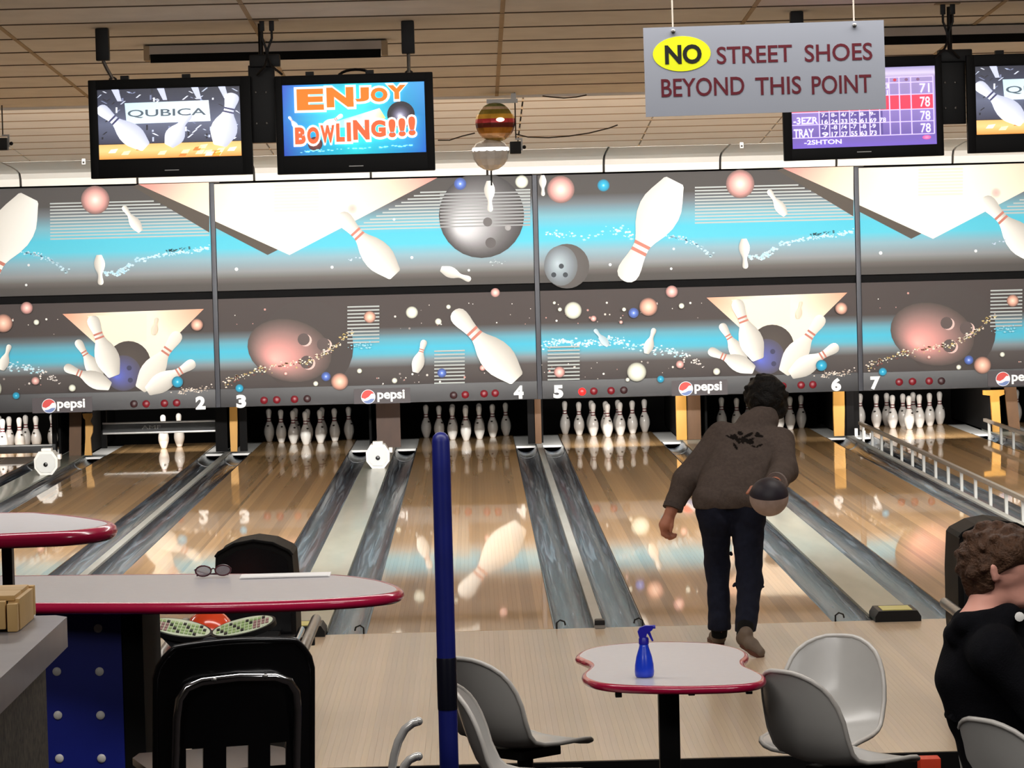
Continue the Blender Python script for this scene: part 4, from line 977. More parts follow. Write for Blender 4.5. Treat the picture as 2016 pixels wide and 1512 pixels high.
def bowling_ball(name, c, r, M, label, rot=(0, 0, 0), two=None):
    t = thing(name, label, 'ball', c); t.rotation_euler = rot
    n = 24
    if two:
        up = [(max(.0005, r*math.cos(q)), r*math.sin(q)) for q in np.linspace(two[2], PI/2, n)]; dn = [(max(.0005, r*math.cos(q)), r*math.sin(q)) for q in np.linspace(-PI/2, two[2], n)]
        obj('upper_shell', MB().lathe(up, 36), two[0], t); obj('lower_shell', MB().lathe(dn, 36), two[1], t)
    else: obj('shell', MB().sphere((0, 0, 0), r, 20), M, t, smooth='all')
    for a_, b_ in ((.35, 1.1), (.75, 1.1), (.55, .72)):
        d = Vector((math.cos(a_)*math.cos(b_), math.sin(a_)*math.cos(b_), math.sin(b_)))
        obj('finger_hole', MB().cyl(d*r*.97, d*(r+.0008), .012, n=14), m_matte, t)
    return t
p = AT(432, 1262, -4.35)
bowling_ball('bowling_ball', (-1.86, -4.45, .54), .1085, mat('orange_ball', S(226, 70, 30), .2, noise=.2, nscale=8, coat=.6), 'orange bowling ball on the rack behind the twin keypads')

# ------------------------------------------------------------------ scoring console with two oval keypads
q0 = AT(416, 1240, -5.8)
t = thing('scoring_console', 'scoring console with two green lit oval keypads under grey table', 'console', (q0.x, -5.8, -.18))
zk = q0.z+.18
obj('post', MB().box(-.06, .06, .05, .15, 0, zk-.05, .012), m_black, t); obj('foot', MB().box(-.16, .16, -.08, .28, 0, .03, .008), m_black, t)
obj('bracket', MB().prism_y([(-.21, zk+.004), (-.09, zk-.035), (0, zk-.02), (.09, zk-.035), (.21, zk+.02), (.15, zk-.055), (.05, zk-.075), (-.05, zk-.075), (-.15, zk-.06)], -.075, -.055), mat('console_grey', S(66, 68, 74), .4, noise=.1, nscale=10), t)
obj('bolt', MB().lathe([(.009, 0), (.009, .006), (.004, .009)], 12, (-.005, -.075, zk-.05), 'y'), m_chrome, t)
m_key = mat('key_green', S(150, 176, 118), .45, noise=.2, nscale=30); m_key2 = mat('key_rose', S(150, 112, 112), .45, noise=.2, nscale=30); m_pad = mat('keypad_face', S(196, 206, 180), .4, noise=.15, nscale=14)
for sx in (-1, 1):
    Mx = Matrix.Translation((sx*.125, 0, zk+.012)) @ Matrix.Rotation(-sx*math.radians(11), 4, 'Y') @ Matrix.Rotation(math.radians(9), 4, 'X')
    ell = lambda a_, b_: [(a_*math.cos(q*PI/24), b_*math.sin(q*PI/24)) for q in range(48)]
    k = obj('keypad', MB().prism(ell(.132, .125), -.02, 0).move(Mx), m_black, t)
    obj('face', MB().prism(ell(.121, .113), -.001, .002).move(Mx), m_pad, k)
    for r_ in range(4):
        yy = -.07+.04*r_
        for c_ in range(-6, 7):
            xx = c_*.0165
            if (xx/.108)**2+(yy/.1)**2 > 1: continue
            obj('key', MB().box(xx-.006, xx+.006, yy-.013, yy+.013, .002, .006).move(Mx), (m_key2 if (c_*sx > 2 and r_ < 3) else (m_key if (c_+r_) % 4 else m_black)), k, smooth=False)

# ------------------------------------------------------------------ moulded seats and clover table
def catmull(pts, n=6, closed=True):
    out = []; N = len(pts)
    for i in range(N):
        p0, p1, p2, p3 = (Vector(pts[(i+k) % N]) for k in (-1, 0, 1, 2))
        for k in range(n):
            u = k/n; out.append(.5*((2*p1)+(p2-p0)*u+(2*p0-5*p1+4*p2-p3)*u*u+(3*p1-p0-3*p2+p3)*u**3))
    return out
SHELL = [(-.325, .802, .02, .0), (-.323, .797, .055, .004), (-.319, .785, .090, .012), (-.313, .765, .124, .024), (-.304, .735, .156, .038), (-.294, .70, .177, .048), (-.280, .655, .194, .054), (-.262, .60, .204, .055), (-.238, .54, .207, .048),
         (-.195, .478, .204, .035), (-.155, .448, .203, .03), (-.10, .436, .203, .026), (-.02, .432, .203, .024), (.06, .434, .202, .022), (.13, .438, .198, .018), (.175, .438, .186, .012), (.205, .434, .165, .006), (.222, .428, .13, 0), (.230, .422, .08, 0), (.232, .42, .03, 0)]
def seat(loc, facing, label, floor_z=-.18):
    rz = math.atan2(facing[1], facing[0])-PI/2
    t = thing('swivel_seat', label, 'chair', (loc[0], loc[1], floor_z), rz, 'grey moulded seats')
    K = 13; P = np.zeros((len(SHELL), K, 3))
    for i, (y, z, w, wr) in enumerate(SHELL):
        a_ = SHELL[max(i-1, 0)]; b_ = SHELL[min(i+1, len(SHELL)-1)]
        T = Vector((0, b_[0]-a_[0], b_[1]-a_[1])).normalized(); Nn = Vector((0, -T.z, T.y))
        if Nn.y < 0 and i < 9: Nn = -Nn
        if Nn.z < 0 and i >= 9: Nn = -Nn
        for k in range(K):
            s_ = -1+2*k/(K-1); P[i, k] = (w*s_, y+Nn.y*wr*s_*s_, z+Nn.z*wr*s_*s_)
    nr = np.zeros_like(P)
    du = np.gradient(P, axis=0); dv = np.gradient(P, axis=1); nr = np.cross(dv, du); nr /= np.maximum(np.linalg.norm(nr, axis=2, keepdims=True), 1e-9)
    Q = P-nr*.009 if nr[8, 6, 1] > 0 else P+nr*.009
    m_ = MB(); L = len(SHELL); f = []
    for i in range(L-1):
        for k in range(K-1):
            f.append((i*K+k, i*K+k+1, (i+1)*K+k+1, (i+1)*K+k)); o_ = L*K; f.append((o_+i*K+k, o_+(i+1)*K+k, o_+(i+1)*K+k+1, o_+i*K+k+1))
    m_.add(list(P.reshape(-1, 3))+list(Q.reshape(-1, 3)), f)
    sh = obj('shell', m_, m_seat, t, smooth='all')
    rim = [P[i, 0] for i in range(L)]+[P[i, K-1] for i in range(L-1, -1, -1)]; rim2 = [Q[i, 0] for i in range(L)]+[Q[i, K-1] for i in range(L-1, -1, -1)]
    obj('rim', MB().tube([(Vector(a_)+Vector(b_))/2 for a_, b_ in zip(rim, rim2)], .0095, 8, closed=True), mat('seat_rim', S(190, 186, 180), .3, noise=.05, nscale=10), t, smooth='all')
    obj('swivel_plate', MB().box(-.10, .10, -.12, .10, .385, .42, .006), m_black, t)
    obj('post', MB().cyl((0, 0, .03), (0, 0, .39), .032), m_black, t); obj('foot', MB().lathe([(.19, 0), (.19, .015), (.06, .035), (.035, .05)], 24), m_black, t)
    return t
def seat_by_top(u, v, facing, label, ztop=.62):
    g = GZ(u, v, ztop); f = Vector((facing[0], facing[1])).normalized(); return seat((g.x+f.x*.32, g.y+f.y*.32), f, label)
seat_by_top(912, 1296, (.72, .69), 'grey moulded seat left of the clover table, back turned, behind the blue pole')
seat_by_top(1652, 1251, (-.36, -.93), 'grey moulded seat at the right whose inner side faces the camera')
seat_by_top(1540, 1321, (.79, .61), 'grey moulded seat with dark outer back just right of the clover table')
seat_by_top(893, 1350, (1, -.03), 'grey moulded seat at the bottom edge mostly hidden behind blue pole')
CL = [(1140, 1290), (1162, 1277), (1220, 1268), (1300, 1264), (1390, 1266), (1440, 1274), (1463, 1283), (1466, 1292), (1457, 1301), (1462, 1311), (1482, 1320), (1500, 1331), (1494, 1341), (1462, 1347), (1400, 1350), (1330, 1351), (1240, 1349), (1185, 1344), (1158, 1335), (1153, 1326), (1163, 1317), (1169, 1309), (1162, 1302), (1148, 1296)]
zt = .60
pl = [GZ(u, v, zt) for u, v in CL]; cen = sum(pl, Vector())/len(pl)
t = thing('clover_table', 'small clover-shaped grey table with red edge and black post', 'table', (cen.x, cen.y, -.18))
ol = catmull([(q.x-cen.x, q.y-cen.y, 0) for q in pl], 5)
obj('tabletop', MB().prism([(q.x, q.y) for q in ol], zt+.18-.03, zt+.18), m_lam, t, smooth=False)
obj('edging', MB().tube([(q.x, q.y, zt+.18-.0145) for q in ol], .0155, 8, closed=True), m_red, t, smooth='all')
px = AT(1317, 1420, cen.y).x-cen.x
obj('post', MB().box(px-.039, px+.039, -.04, .04, .03, zt+.18-.03, .006), m_black, t); obj('foot', MB().box(px-.25, px+.25, -.22, .22, 0, .03, .01), m_black, t)
for u in (1207, 1345, 1454):
    xx = AT(u, 1352, cen.y).x-cen.x; obj('screw_block', MB().box(xx-.012, xx+.012, -.5, -.46, zt+.18-.05, zt+.18-.03, .003), m_black, t)
# spray bottle on it
g = GZ(1269, 1333, zt); k = (g.y-CAM.y)/F_PX
t = thing('spray_bottle', 'bright blue spray bottle standing on the clover table', 'bottle', (g.x, g.y, zt+.0005))
m_sp = mat('blue_bottle', S(24, 64, 214), .3, noise=.15, nscale=14, coat=.3)
obj('body', MB().lathe([(.030, 0), (.0345, .006), (.036, .02), (.0345, .045), (.029, .075), (.022, .098), (.0175, .112), (.0165, .124)], 24), m_sp, t, smooth='all')
m_sh = mat('blue_trigger', S(34, 30, 160), .35, noise=.15, nscale=14)
obj('collar', MB().lathe([(.0185, .122), (.0185, .142), (.014, .148)], 18), m_sh, t)
obj('sprayer_head', MB().prism_y([(-.022, .168), (-.016, .145), (.008, .145), (.012, .160), (.030, .172), (.036, .180), (.034, .190), (.006, .190), (-.014, .183)], -.011, .011), m_sh, t)
obj('trigger', MB().prism_y([(.012, .165), (.024, .168), (.030, .150), (.036, .134), (.030, .131), (.022, .146)], -.006, .006), m_sh, t)
obj('nozzle', MB().cyl((.034, 0, .184), (.044, 0, .184), .007, n=12), m_sh, t)
g0 = AT(1829, 1500, -4.95)
t = thing('marker_block', 'small orange marker block at the approach edge beside the right seats', 'block', (g0.x, -4.95, -.18))
obj('block', MB().box(-.044, .044, -.05, .05, 0, .175, .006), mat('orange_paint', S(226, 64, 24), .5, noise=.12, nscale=8), t); obj('base', MB().box(-.055, .055, -.055, .055, 0, .012), m_matte, t)
# ------------------------------------------------------------------ near tables
zt = 1.08
OL = [(-2.75, -7.15), (-2.294, -7.187), (-1.822, -7.257), (-1.371, -7.358), (-1.17, -7.45), (-1.027, -7.66), (-.952, -7.90), (-.957, -8.06), (-1.06, -8.165), (-1.238, -8.225), (-1.483, -8.235), (-1.731, -8.195), (-2.113, -8.10), (-2.75, -7.95)]
t = thing('long_table', 'long grey table with rounded end and dark red edge at left', 'table', (-1.9, -7.7, -.18))
ol = catmull([(x_+1.9, y_+7.7, 0) for x_, y_ in OL], 4); zz = zt+.18
obj('tabletop', MB().prism([(q.x, q.y) for q in ol], zz-.037, zz), m_lam, t, smooth=False)
obj('edging', MB().tube([(q.x, q.y, zz-.018) for q in ol], .0195, 10, closed=True), m_red, t, smooth='all')
yb = -7.86
xl, xr = AT(76, 1400, yb).x, AT(243, 1400, yb).x; zb = -.18
obj('pedestal', MB().box(xl+1.9, xr+1.9+.07, yb+7.7+.012, .46, 0, zz-.037), m_matte, t, smooth=False)
fp = obj('front_panel', MB().box(xl+1.9, xr+1.9, yb+7.7, yb+7.7+.011, 0, zz-.04), m_blue, t, smooth=False)
for u, v in ((193, 1237), (109, 1235), (112, 1322), (196, 1322), (114, 1408), (198, 1408), (117, 1493), (200, 1493)):
    q = AT(u, v, yb); obj('bolt_cap', MB().lathe([(.0145, 0), (.0145, .003), (.011, .006), (.003, .007)], 18, (q.x+1.9, yb+7.7, q.z+.18), 'y'), mat('bolt_white', S(214, 210, 204), .4, noise=.06, nscale=20), fp)
zt2 = 1.53
OB = [(-2.6, -10.03), (-1.938, -10.085), (-1.80, -10.165), (-1.665, -10.36), (-1.60, -10.53), (-1.66, -10.69), (-1.842, -10.745), (-2.6, -10.87)]
t = thing('bar_table', 'high grey table with dark red edge cut by the left picture edge', 'table', (-2.0, -10.4, .36))
ol = catmull([(x_+2.0, y_+10.4, 0) for x_, y_ in OB], 5); zz = zt2-.36
obj('tabletop', MB().prism([(q.x, q.y) for q in ol], zz-.037, zz), m_lam, t, smooth=False)
obj('edging', MB().tube([(q.x, q.y, zz-.018) for q in ol], .0195, 10, closed=True), m_red, t, smooth='all')
lx = AT(16, 1110, -10.4).x+2.0
obj('post', MB().box(lx-.013, lx+.013, -.02, .02, .03, zz-.037), m_black, t); obj('foot', MB().box(lx-.25, lx+.2, -.2, .2, 0, .03, .01), m_black, t)
# things on the long table
g = GZ(420, 1137, 1.081)
t = thing('eyeglasses', 'folded dark red eyeglasses lying on the long grey table', 'glasses', (g.x, g.y, 1.083), math.radians(12))
m_gl = mat('tortoise_frame', S(74, 24, 34), .25, noise=.5, nscale=40)
m_lens = mat('lens', S(190, 180, 184), .05, noise=.02, nscale=5, trans=.7, ior=1.2)
for sx in (-1, 1):
    e = [Vector((sx*.034+.027*math.cos(q*PI/9), .0, .022+.018*math.sin(q*PI/9))) for q in range(18)]
    obj('lens_rim', MB().tube(e, .0028, 6, closed=True), m_gl, t); obj('lens', MB().prism_y([(q.x, q.z) for q in e], -.0008, .0008), m_lens, t, smooth=False)
    obj('temple', MB().tube([(sx*.062, 0, .028), (sx*.064, .01, .026), (sx*.02, .016+.008*(sx > 0), .010), (-sx*.055, .018+.008*(sx > 0), .004)], .0024, 6), m_gl, t)
obj('bridge', MB().tube([(-.008, 0, .026), (0, 0, .030), (.008, 0, .026)], .0026, 6), m_gl, t)
ga, gb = GZ(470, 1136, 1.081), GZ(655, 1131, 1.081)
t = thing('paper_sheet', 'white paper sheet lying at the far edge of long table', 'paper', ((ga.x+gb.x)/2, (ga.y+gb.y)/2, 1.0808), math.atan2(gb.y-ga.y, gb.x-ga.x))
obj('sheet', MB().box(-.155, .155, -.07, .06, 0, .004), mat('paper_white', S(242, 240, 238), .6, noise=.03, nscale=8), t, smooth=False)
obj('curled_edge', MB().tube([(-.15, -.071, .004), (0, -.072, .005), (.15, -.071, .004)], .003, 6), mat('paper_white'), t)

# counter at the lower left with a wooden crate
t = thing('counter', 'grey topped counter with dark speckled front at bottom left', 'counter', (-2.4, -12.3, .36))
xe = -1.598+2.4
obj('countertop', MB().prism([(-.6, -1.3), (xe, -1.3), (xe, .845), (xe-.03, .885), (-.6, .885)], .973, 1.04), mat('counter_grey', S(128, 124, 128), .35, noise=.12, nscale=12, coat=.2, crough=.2), t, smooth=False)
obj('carcass', MB().box(-.55, xe-.045, -1.28, .80, .08, .973), m_speck, t); obj('toe_board', MB().box(-.5, xe-.14, -1.2, .75, 0, .08), m_matte, t)
t = thing('wooden_crate', 'pale pine crate standing on the grey counter at left edge', 'crate', (-1.95, -11.59, 1.401))
ht = .072
obj('front_board', MB().box(-.35, .255, -.145, -.118, .006, ht-.006, .003), m_pine, t); obj('back_board', MB().box(-.35, .282, .118, .145, .006, ht, .003), m_pine, t)
obj('side_board', MB().box(.256, .282, -.112, .112, .0, ht-.004, .003), m_pine, t); obj('corner_post', MB().box(.258, .280, -.142, -.114, 0.0, ht-.012, .003), m_pine, t)
obj('top_slat', MB().box(-.35, .272, -.115, .0, ht-.008, ht+.004, .003), m_pine, t); obj('top_slat', MB().box(-.35, .272, .006, .115, ht-.008, ht+.004, .003), m_pine, t)
obj('bottom_board', MB().box(-.33, .24, -.11, .11, 0, .008), m_pine, t)

# blue pole, chrome stand
t = thing('blue_pole', 'tall round-topped blue painted pole in the foreground', 'post', (-.777, -9.33, .36))
obj('pipe', MB().lathe([(.0285, 0), (.0275, .43), (.0265, 1.2), (.0255, 1.285), (.022, 1.300), (.013, 1.309), (.001, 1.312)], 24), m_pole, t, smooth='all')
obj('sleeve', MB().lathe([(.0285, .51), (.0290, .515), (.0290, .655), (.0283, .66)], 24), mat('navy_tape', S(8, 10, 26), .35, noise=.2, nscale=14), t)
obj('floor_flange', MB().lathe([(.07, 0), (.07, .008), (.035, .014)], 24), m_pole, t)
yb = -9.2
def ch(l): return [AT(u, v, yb) for u, v in l]
c1_ = ch([(772, 1512), (776, 1488), (784, 1460), (797, 1436), (812, 1424), (824, 1420)]); c2_ = ch([(790, 1530), (796, 1508), (806, 1496), (818, 1490), (824, 1489)])
o_ = Vector((c1_[0].x, yb, .36))
t = thing('chrome_stand', 'chrome stand with two bent pipe ends at the bottom edge', 'stand', o_)
for l in (c1_, c2_):
    pts = [Vector((l[0].x, yb, .37))]+l; pts = [q-o_ for q in pts]
    obj('bent_pipe', MB().tube(pts, .0125, 12), mat('bright_pipe', S(214, 212, 208), .2, .35, noise=.12, nscale=30), t, smooth='all'); e = pts[-1]; obj('pipe_cap', MB().sphere(e, .0128, 8), mat('bright_pipe'), t, smooth='all')
obj('floor_plate', MB().box(-.06, .09, -.05, .05, 0, .01, .003), m_steel, t)

# black school chair in front of the long table
t = thing('stacking_chair', 'black plastic chair with chrome frame, back towards the camera', 'chair', (-1.412, -9.72, .36), math.radians(17))
def cyb(x_): return -.20-.035*(1-(x_/.22)**2)          # curved back, concave to the front
m_sl = MB(); outline = lambda z: .215-.0*(z) - (0 if z < .70 else .05*((z-.70)/.09)**2.2)
XS = np.linspace(-1, 1, 29); ZS = [.40, .44, .48, .515, .53, .56, .62, .68, .71, .74, .765, .78, .79]
slots = ((-.145, -.085), (-.03, .03), (.085, .145))
def inside(x_, z): return any(a_ < x_ < b_ for a_, b_ in slots) and z < .515
vi = {}; vs = []; fs = []
for j, z in enumerate(ZS):
    for i, s_ in enumerate(XS):
        x_ = s_*outline(z); lean = -.12*(z-.45)
        vs.append((x_, cyb(x_)+lean+.0, z+(0 if z < .76 else .012*(1-s_*s_)))); vi[i, j] = len(vs)-1
n_ = len(vs); vs += [(a_, b_-.010, c_) for a_, b_, c_ in vs]
quads = []
for j in range(len(ZS)-1):
    for i in range(len(XS)-1):
        xc = (XS[i]+XS[i+1])/2*.215
        if inside(xc, ZS[j]+.001): continue
        quads.append((vi[i, j], vi[i+1, j], vi[i+1, j+1], vi[i, j+1]))
edge = {}
for q in quads:
    fs.append(q); fs.append(tuple(k+n_ for k in q[::-1]))
    for k in range(4):
        e = (q[k], q[(k+1) % 4]); edge[e] = 1
for e in edge:
    if (e[1], e[0]) not in edge: fs.append((e[1], e[0], e[0]+n_, e[1]+n_))
obj('backrest', MB().add(vs, fs), m_gloss, t, smooth=True)
rim = [(XS[i]*outline(.79), cyb(XS[i]*outline(.79))-.12*.34-.005, .79+.012*(1-XS[i]**2)) for i in range(29)]
side = lambda sx: [(sx*outline(z), cyb(sx*outline(z))-.12*(z-.45)-.005, z) for z in ZS[:-1]]
obj('back_rim', MB().tube(side(-1)+rim+side(1)[::-1], .010, 8), m_gloss, t, smooth='all')
obj('seat', MB().prism([(-.20, -.19), (.20, -.19), (.215, -.1), (.215, .12), (.18, .2), (-.18, .2), (-.215, .12), (-.215, -.1)], .425, .445), m_gloss, t)
zf = lambda z: -.12*(z-.45)
U_ = [(-.168, -.215+zf(.40), .02), (-.168, -.225+zf(.40), .42), (-.166, -.245+zf(.6), .6), (-.160, -.25+zf(.66), .655), (-.140, -.255+zf(.69), .685), (-.10, -.258+zf(.7), .70)]
U_ = U_+[(0, -.262+zf(.705), .706)]+[(-a_, b_, c_) for a_, b_, c_ in U_[::-1]]
obj('frame', MB().tube(U_, .0125, 12), m_chrome, t, smooth='all')
for sx in (-1, 1):
    obj('leg', MB().tube([(sx*.168, -.21, .40), (sx*.19, -.24, .02), (sx*.19, -.24, 0)], .012, 10), m_chrome, t)
    obj('leg', MB().tube([(sx*.17, -.2, .415), (sx*.17, .14, .41), (sx*.18, .18, .38), (sx*.19, .2, 0)], .012, 10), m_chrome, t)
    obj('rivet', MB().sphere((sx*.07, -.276+zf(.7), .705), .007, 8), m_steel, t)

# ------------------------------------------------------------------ people
def W3(u, v, Y): return tuple(AT(u, v, Y))
def fingers(P, palm, dirs, curl, across, r=.0085, ln=.042):
    """four fingers of unequal length, each with two bends"""
    pa = Vector(palm); d = Vector(dirs).normalized(); a_ = Vector(across).normalized(); c_ = Vector(curl).normalized()
    for i, k in enumerate((.92, 1.05, 1.0, .8)):
        b = pa+a_*(-.027+.018*i); p1 = b+(d*.8+c_*.45).normalized()*ln*k; p2 = p1+(d*.25+c_*.95).normalized()*ln*.62*k; p3 = p2+(c_*.8-d*.55).normalized()*ln*.45*k
        P += [(b, p1, r*1.08, r), (p1, p2, r, r*.93), (p2, p3, r*.93, r*.8)]
def fleece(amp, fr):
    return lambda X, Y, Z: amp*(np.sin(X*fr+2.1*np.sin(Z*fr*.6))*np.sin(Z*fr*.8+1.7*np.sin(Y*fr*.5))+.5*np.sin(Y*fr*1.3+Z*fr*.7))
m_skin = mat('skin', S(176, 116, 92), .5, noise=.12, nscale=14, spec=.3)
m_skin2 = mat('fair_skin', S(226, 164, 146), .5, noise=.1, nscale=14, spec=.3)
m_jack = mat('brown_fleece', attr='Col', rough=.95, noise=.22, nscale=60, bump=.3, bscale=160, spec=.1)
m_jean = mat('navy_denim', S(26, 29, 44), .85, noise=.3, nscale=40, bump=.2, bscale=250, spec=.15)
m_hair = mat('dark_hair', S(11, 8, 7), .6, noise=.5, nscale=50, bump=.8, bscale=120, spec=.2)
m_hair2 = mat('auburn_hair', S(88, 62, 46), .6, noise=.55, nscale=45, bump=.8, bscale=110, spec=.2)
m_hood = mat('black_cotton', S(15, 15, 19), .95, noise=.25, nscale=40, bump=.3, bscale=160, spec=.1)
m_shoe = mat('taupe_shoe', S(112, 96, 82), .6, noise=.25, nscale=20)
m_sole = mat('brown_sole', S(96, 56, 42), .6, noise=.25, nscale=20)

# -- the bowler
B0 = GZ(1440, 1272, 0)
pel, chest, neckb, head = W3(1436, 1000, -1.0), W3(1472, 880, -.80), W3(1498, 832, -.68), W3(1508, 786, -.58)
hL, hR = W3(1408, 1020, -1.0), W3(1471, 1020, -1.0); kL, kR = W3(1412, 1112, -.92), W3(1476, 1145, -1.12); aL, aR = W3(1417, 1238, -1.05), W3(1468, 1240, -1.36)
sL, sR = W3(1420, 858, -.76), W3(1540, 872, -.78); eL, wL = W3(1350, 945, -.84), W3(1322, 1004, -.88); eR, wR = W3(1545, 925, -1.05), W3(1527, 950, -1.34)
hd = Vector(head)
P = [(pel, chest, .05, .05), (chest, neckb, .05, .05), (neckb, tuple(hd+Vector((0, -.01, -.04))), .055, .052), (hL, kL, .07, .05), (kL, aL, .05, .038), (hR, kR, .07, .05), (kR, aR, .05, .038),
     (sL, eL, .05, .04), (eL, wL, .04, .027), (sR, eR, .05, .04), (eR, wR, .04, .027), (chest, sL, .065, .05), (chest, sR, .065, .05),
     (tuple(hd+Vector((0, -.015, .015))), tuple(hd+Vector((0, .03, .02))), .09, .085), (tuple(hd+Vector((0, .05, -.02))), tuple(hd+Vector((0, .065, -.075))), .06, .04),
     (tuple(hd+Vector((0, .11, .0))), tuple(hd+Vector((0, .125, -.03))), .012, .016, .012), (tuple(hd+Vector((-.02, .105, -.06))), tuple(hd+Vector((.02, .105, -.06))), .01, .01, .01)]
for sx in (-1, 1):
    P.append((tuple(hd+Vector((sx*.093, .0, -.01))), tuple(hd+Vector((sx*.096, -.008, .02))), .014, .018, .012)); P.append((tuple(hd+Vector((sx*.034, .10, .012))), tuple(hd+Vector((sx*.036, .102, .012))), .013, .013, .01))
palm0 = Vector(wL); palm1 = Vector(W3(1309, 1033, -.90))
P += [(tuple(palm0), tuple(palm1), .028, .034)]; FP = []
fingers(FP, palm1+Vector((0, 0, -.01)), (-.3, 0, -1), (.55, .15, -.25), (.75, .65, -.05), .0105, .046)
FP.append((tuple(palm0+(palm1-palm0)*.35+Vector((.02, .0, 0))), tuple(palm1+Vector((.036, -.012, -.006))), .012, .0105)); FP.append((tuple(palm1+Vector((.036, -.012, -.006))), tuple(palm1+Vector((.03, -.016, -.036))), .0105, .009))
P += [(tuple(a_), tuple(b_), ra, rb, .007) for a_, b_, ra, rb in FP]
ballc = Vector(W3(1514, 978, -1.52)); pr = Vector(W3(1520, 957, -1.46))
P += [(wR, tuple(ballc+Vector((.012, .095, .055))), .026, .03)]; FP = []
for i, k in enumerate((.9, 1.05, 1, .8)):
    an = -.45+.3*i; b = ballc+Vector((.012+.11*math.sin(an)*.5, .10, .04)); c_ = ballc+Vector((.108*math.sin(an), .112, -.01)); d_ = ballc+Vector((.105*math.sin(an)*1.0, .085, -.06*k-.005))
    FP += [(b, c_, .011, .0095), (c_, d_, .0095, .008)]
FP += [(ballc+Vector((-.03, .09, .06)), ballc+Vector((-.085, .06, .045)), .013, .0105), (ballc+Vector((-.085, .06, .045)), ballc+Vector((-.112, .02, .02)), .0105, .009)]
P += [(tuple(a_), tuple(b_), ra, rb, .007) for a_, b_, ra, rb in FP]
V, Q = sdf_mesh('person', P, .0055, .025)
bowler = vq_obj('person', V, Q, m_skin, None, B0); bowler.location = B0
tag(bowler, 'person in brown fleece and dark jeans swinging a ball behind, seen from behind', 'person')
# jacket
pL, pR = W3(1399, 985, -1.0), W3(1466, 985, -1.0); cL, cR = W3(1438, 885, -.80), W3(1508, 888, -.80)
zc = AT(1430, 1001, -1.05).z
J = [(W3(1432, 985, -1.0), W3(1473, 885, -.80), .11, .115), (pL, cL, .102, .108), (pR, cR, .100, .115), (W3(1424, 862, -.76), W3(1530, 872, -.76), .080, .082), (W3(1478, 842, -.72), W3(1502, 832, -.68), .088, .082), (W3(1490, 834, -.70), W3(1505, 816, -.655), .074, .066),
     (sL, eL, .076, .069), (eL, W3(1325, 998, -.875), .069, .054, .03, (W3(1325, 1000, -.88), Vector(wL)-Vector(eL))), (W3(1536, 872, -.78), W3(1543, 925, -1.02), .080, .072), (W3(1543, 925, -1.02), W3(1529, 948, -1.30), .072, .062, .03, (W3(1527, 949, -1.33), Vector(wR)-Vector(eR)))]
V, Q = sdf_mesh('jacket', J, .006, .035, fleece(.0028, 38), cutz=zc)
b_ = S(84, 74, 69); cols = np.tile(np.array(b_), (len(V), 1))
dg_u = AT(1430, 870, -.9); k = (CAM.y*-1-.9)/F_PX
gx = (V[:, 0]-AT(1466, 868, -.92).x)/k; gz = (V[:, 2]-AT(1466, 868, -.92).z)/k; back = V[:, 1] < -.84
rr = np.random.RandomState(12); shape = np.zeros(len(V), bool)
for _ in range(17):
    ex, ez = rr.uniform(-33, 33), rr.uniform(-12, 14); aa, bb, th = rr.uniform(4, 11), rr.uniform(1.8, 4.2), rr.uniform(-1.1, 1.1)
    px_, pz_ = (gx-ex)*np.cos(th)+(gz-ez)*np.sin(th), -(gx-ex)*np.sin(th)+(gz-ez)*np.cos(th); shape |= (px_/aa)**2+(pz_/bb)**2 < 1
msk = back & shape
cols[msk] = S(22, 18, 16)
vq_obj('jacket', V, Q, m_jack, bowler, B0, cols)
obj('left_cuff', MB().tube([Vector(W3(1327, 993, -.872))-B0, Vector(W3(1324, 1002, -.88))-B0], .0565, 20), mat('rib_knit', S(70, 60, 56), .95, noise=.3, nscale=80), bowler)
obj('right_cuff', MB().tube([Vector(W3(1531, 947, -1.27))-B0, Vector(W3(1527, 951, -1.345))-B0], [.062, .056], 20), mat('pale_knit', S(120, 108, 104), .95, noise=.2, nscale=80), bowler)
# jeans
zh1, zh2 = AT(1417, 1239, -1.05).z, AT(1466, 1245, -1.36).z
Jn = [(W3(1404, 1000, -1.0), W3(1412, 1018, -1.0), .098, .096), (W3(1464, 1000, -1.0), W3(1470, 1018, -1.0), .098, .098), (hL, kL, .088, .066), (kL, W3(1417, 1232, -1.04), .064, .058, .03, ((0, 0, zh1), (0, 0, -1))), (hR, kR, .092, .068), (kR, W3(1468, 1238, -1.33), .066, .058, .03, ((0, 0, zh2), (0, 0, -1))),
      (W3(1416, 1224, -1.045), W3(1416, 1231, -1.045), .059, .062, .015, ((0, 0, zh1), (0, 0, -1)))]
V, Q = sdf_mesh('jeans', Jn, .007, .03, fleece(.0025, 48))
vq_obj('jeans', V, Q, m_jean, bowler, B0)
for (u, v, Y, dx) in ((1401, 1085, -.94, -.03), (1437, 1089, -.94, .02), (1449, 1150, -1.13, -.03), (1497, 1152, -1.13, .03)):
    p_ = Vector(W3(u, v, Y))-B0; obj('torn_thread', MB().tube([p_, p_+Vector((dx*.3, -.004, -.004)), p_+Vector((dx*.6, -.006, -.012))], [.012, .010, .005], 6), m_jean, bowler)
for a_, b_ in ((aL, (1416, 1252, -1.03)), (aR, (1465, 1252, -1.42))): obj('sock', MB().tube([Vector(a_)-B0+Vector((0, 0, .02)), Vector(W3(*b_))-B0], [.046, .042], 16), m_matte, bowler)
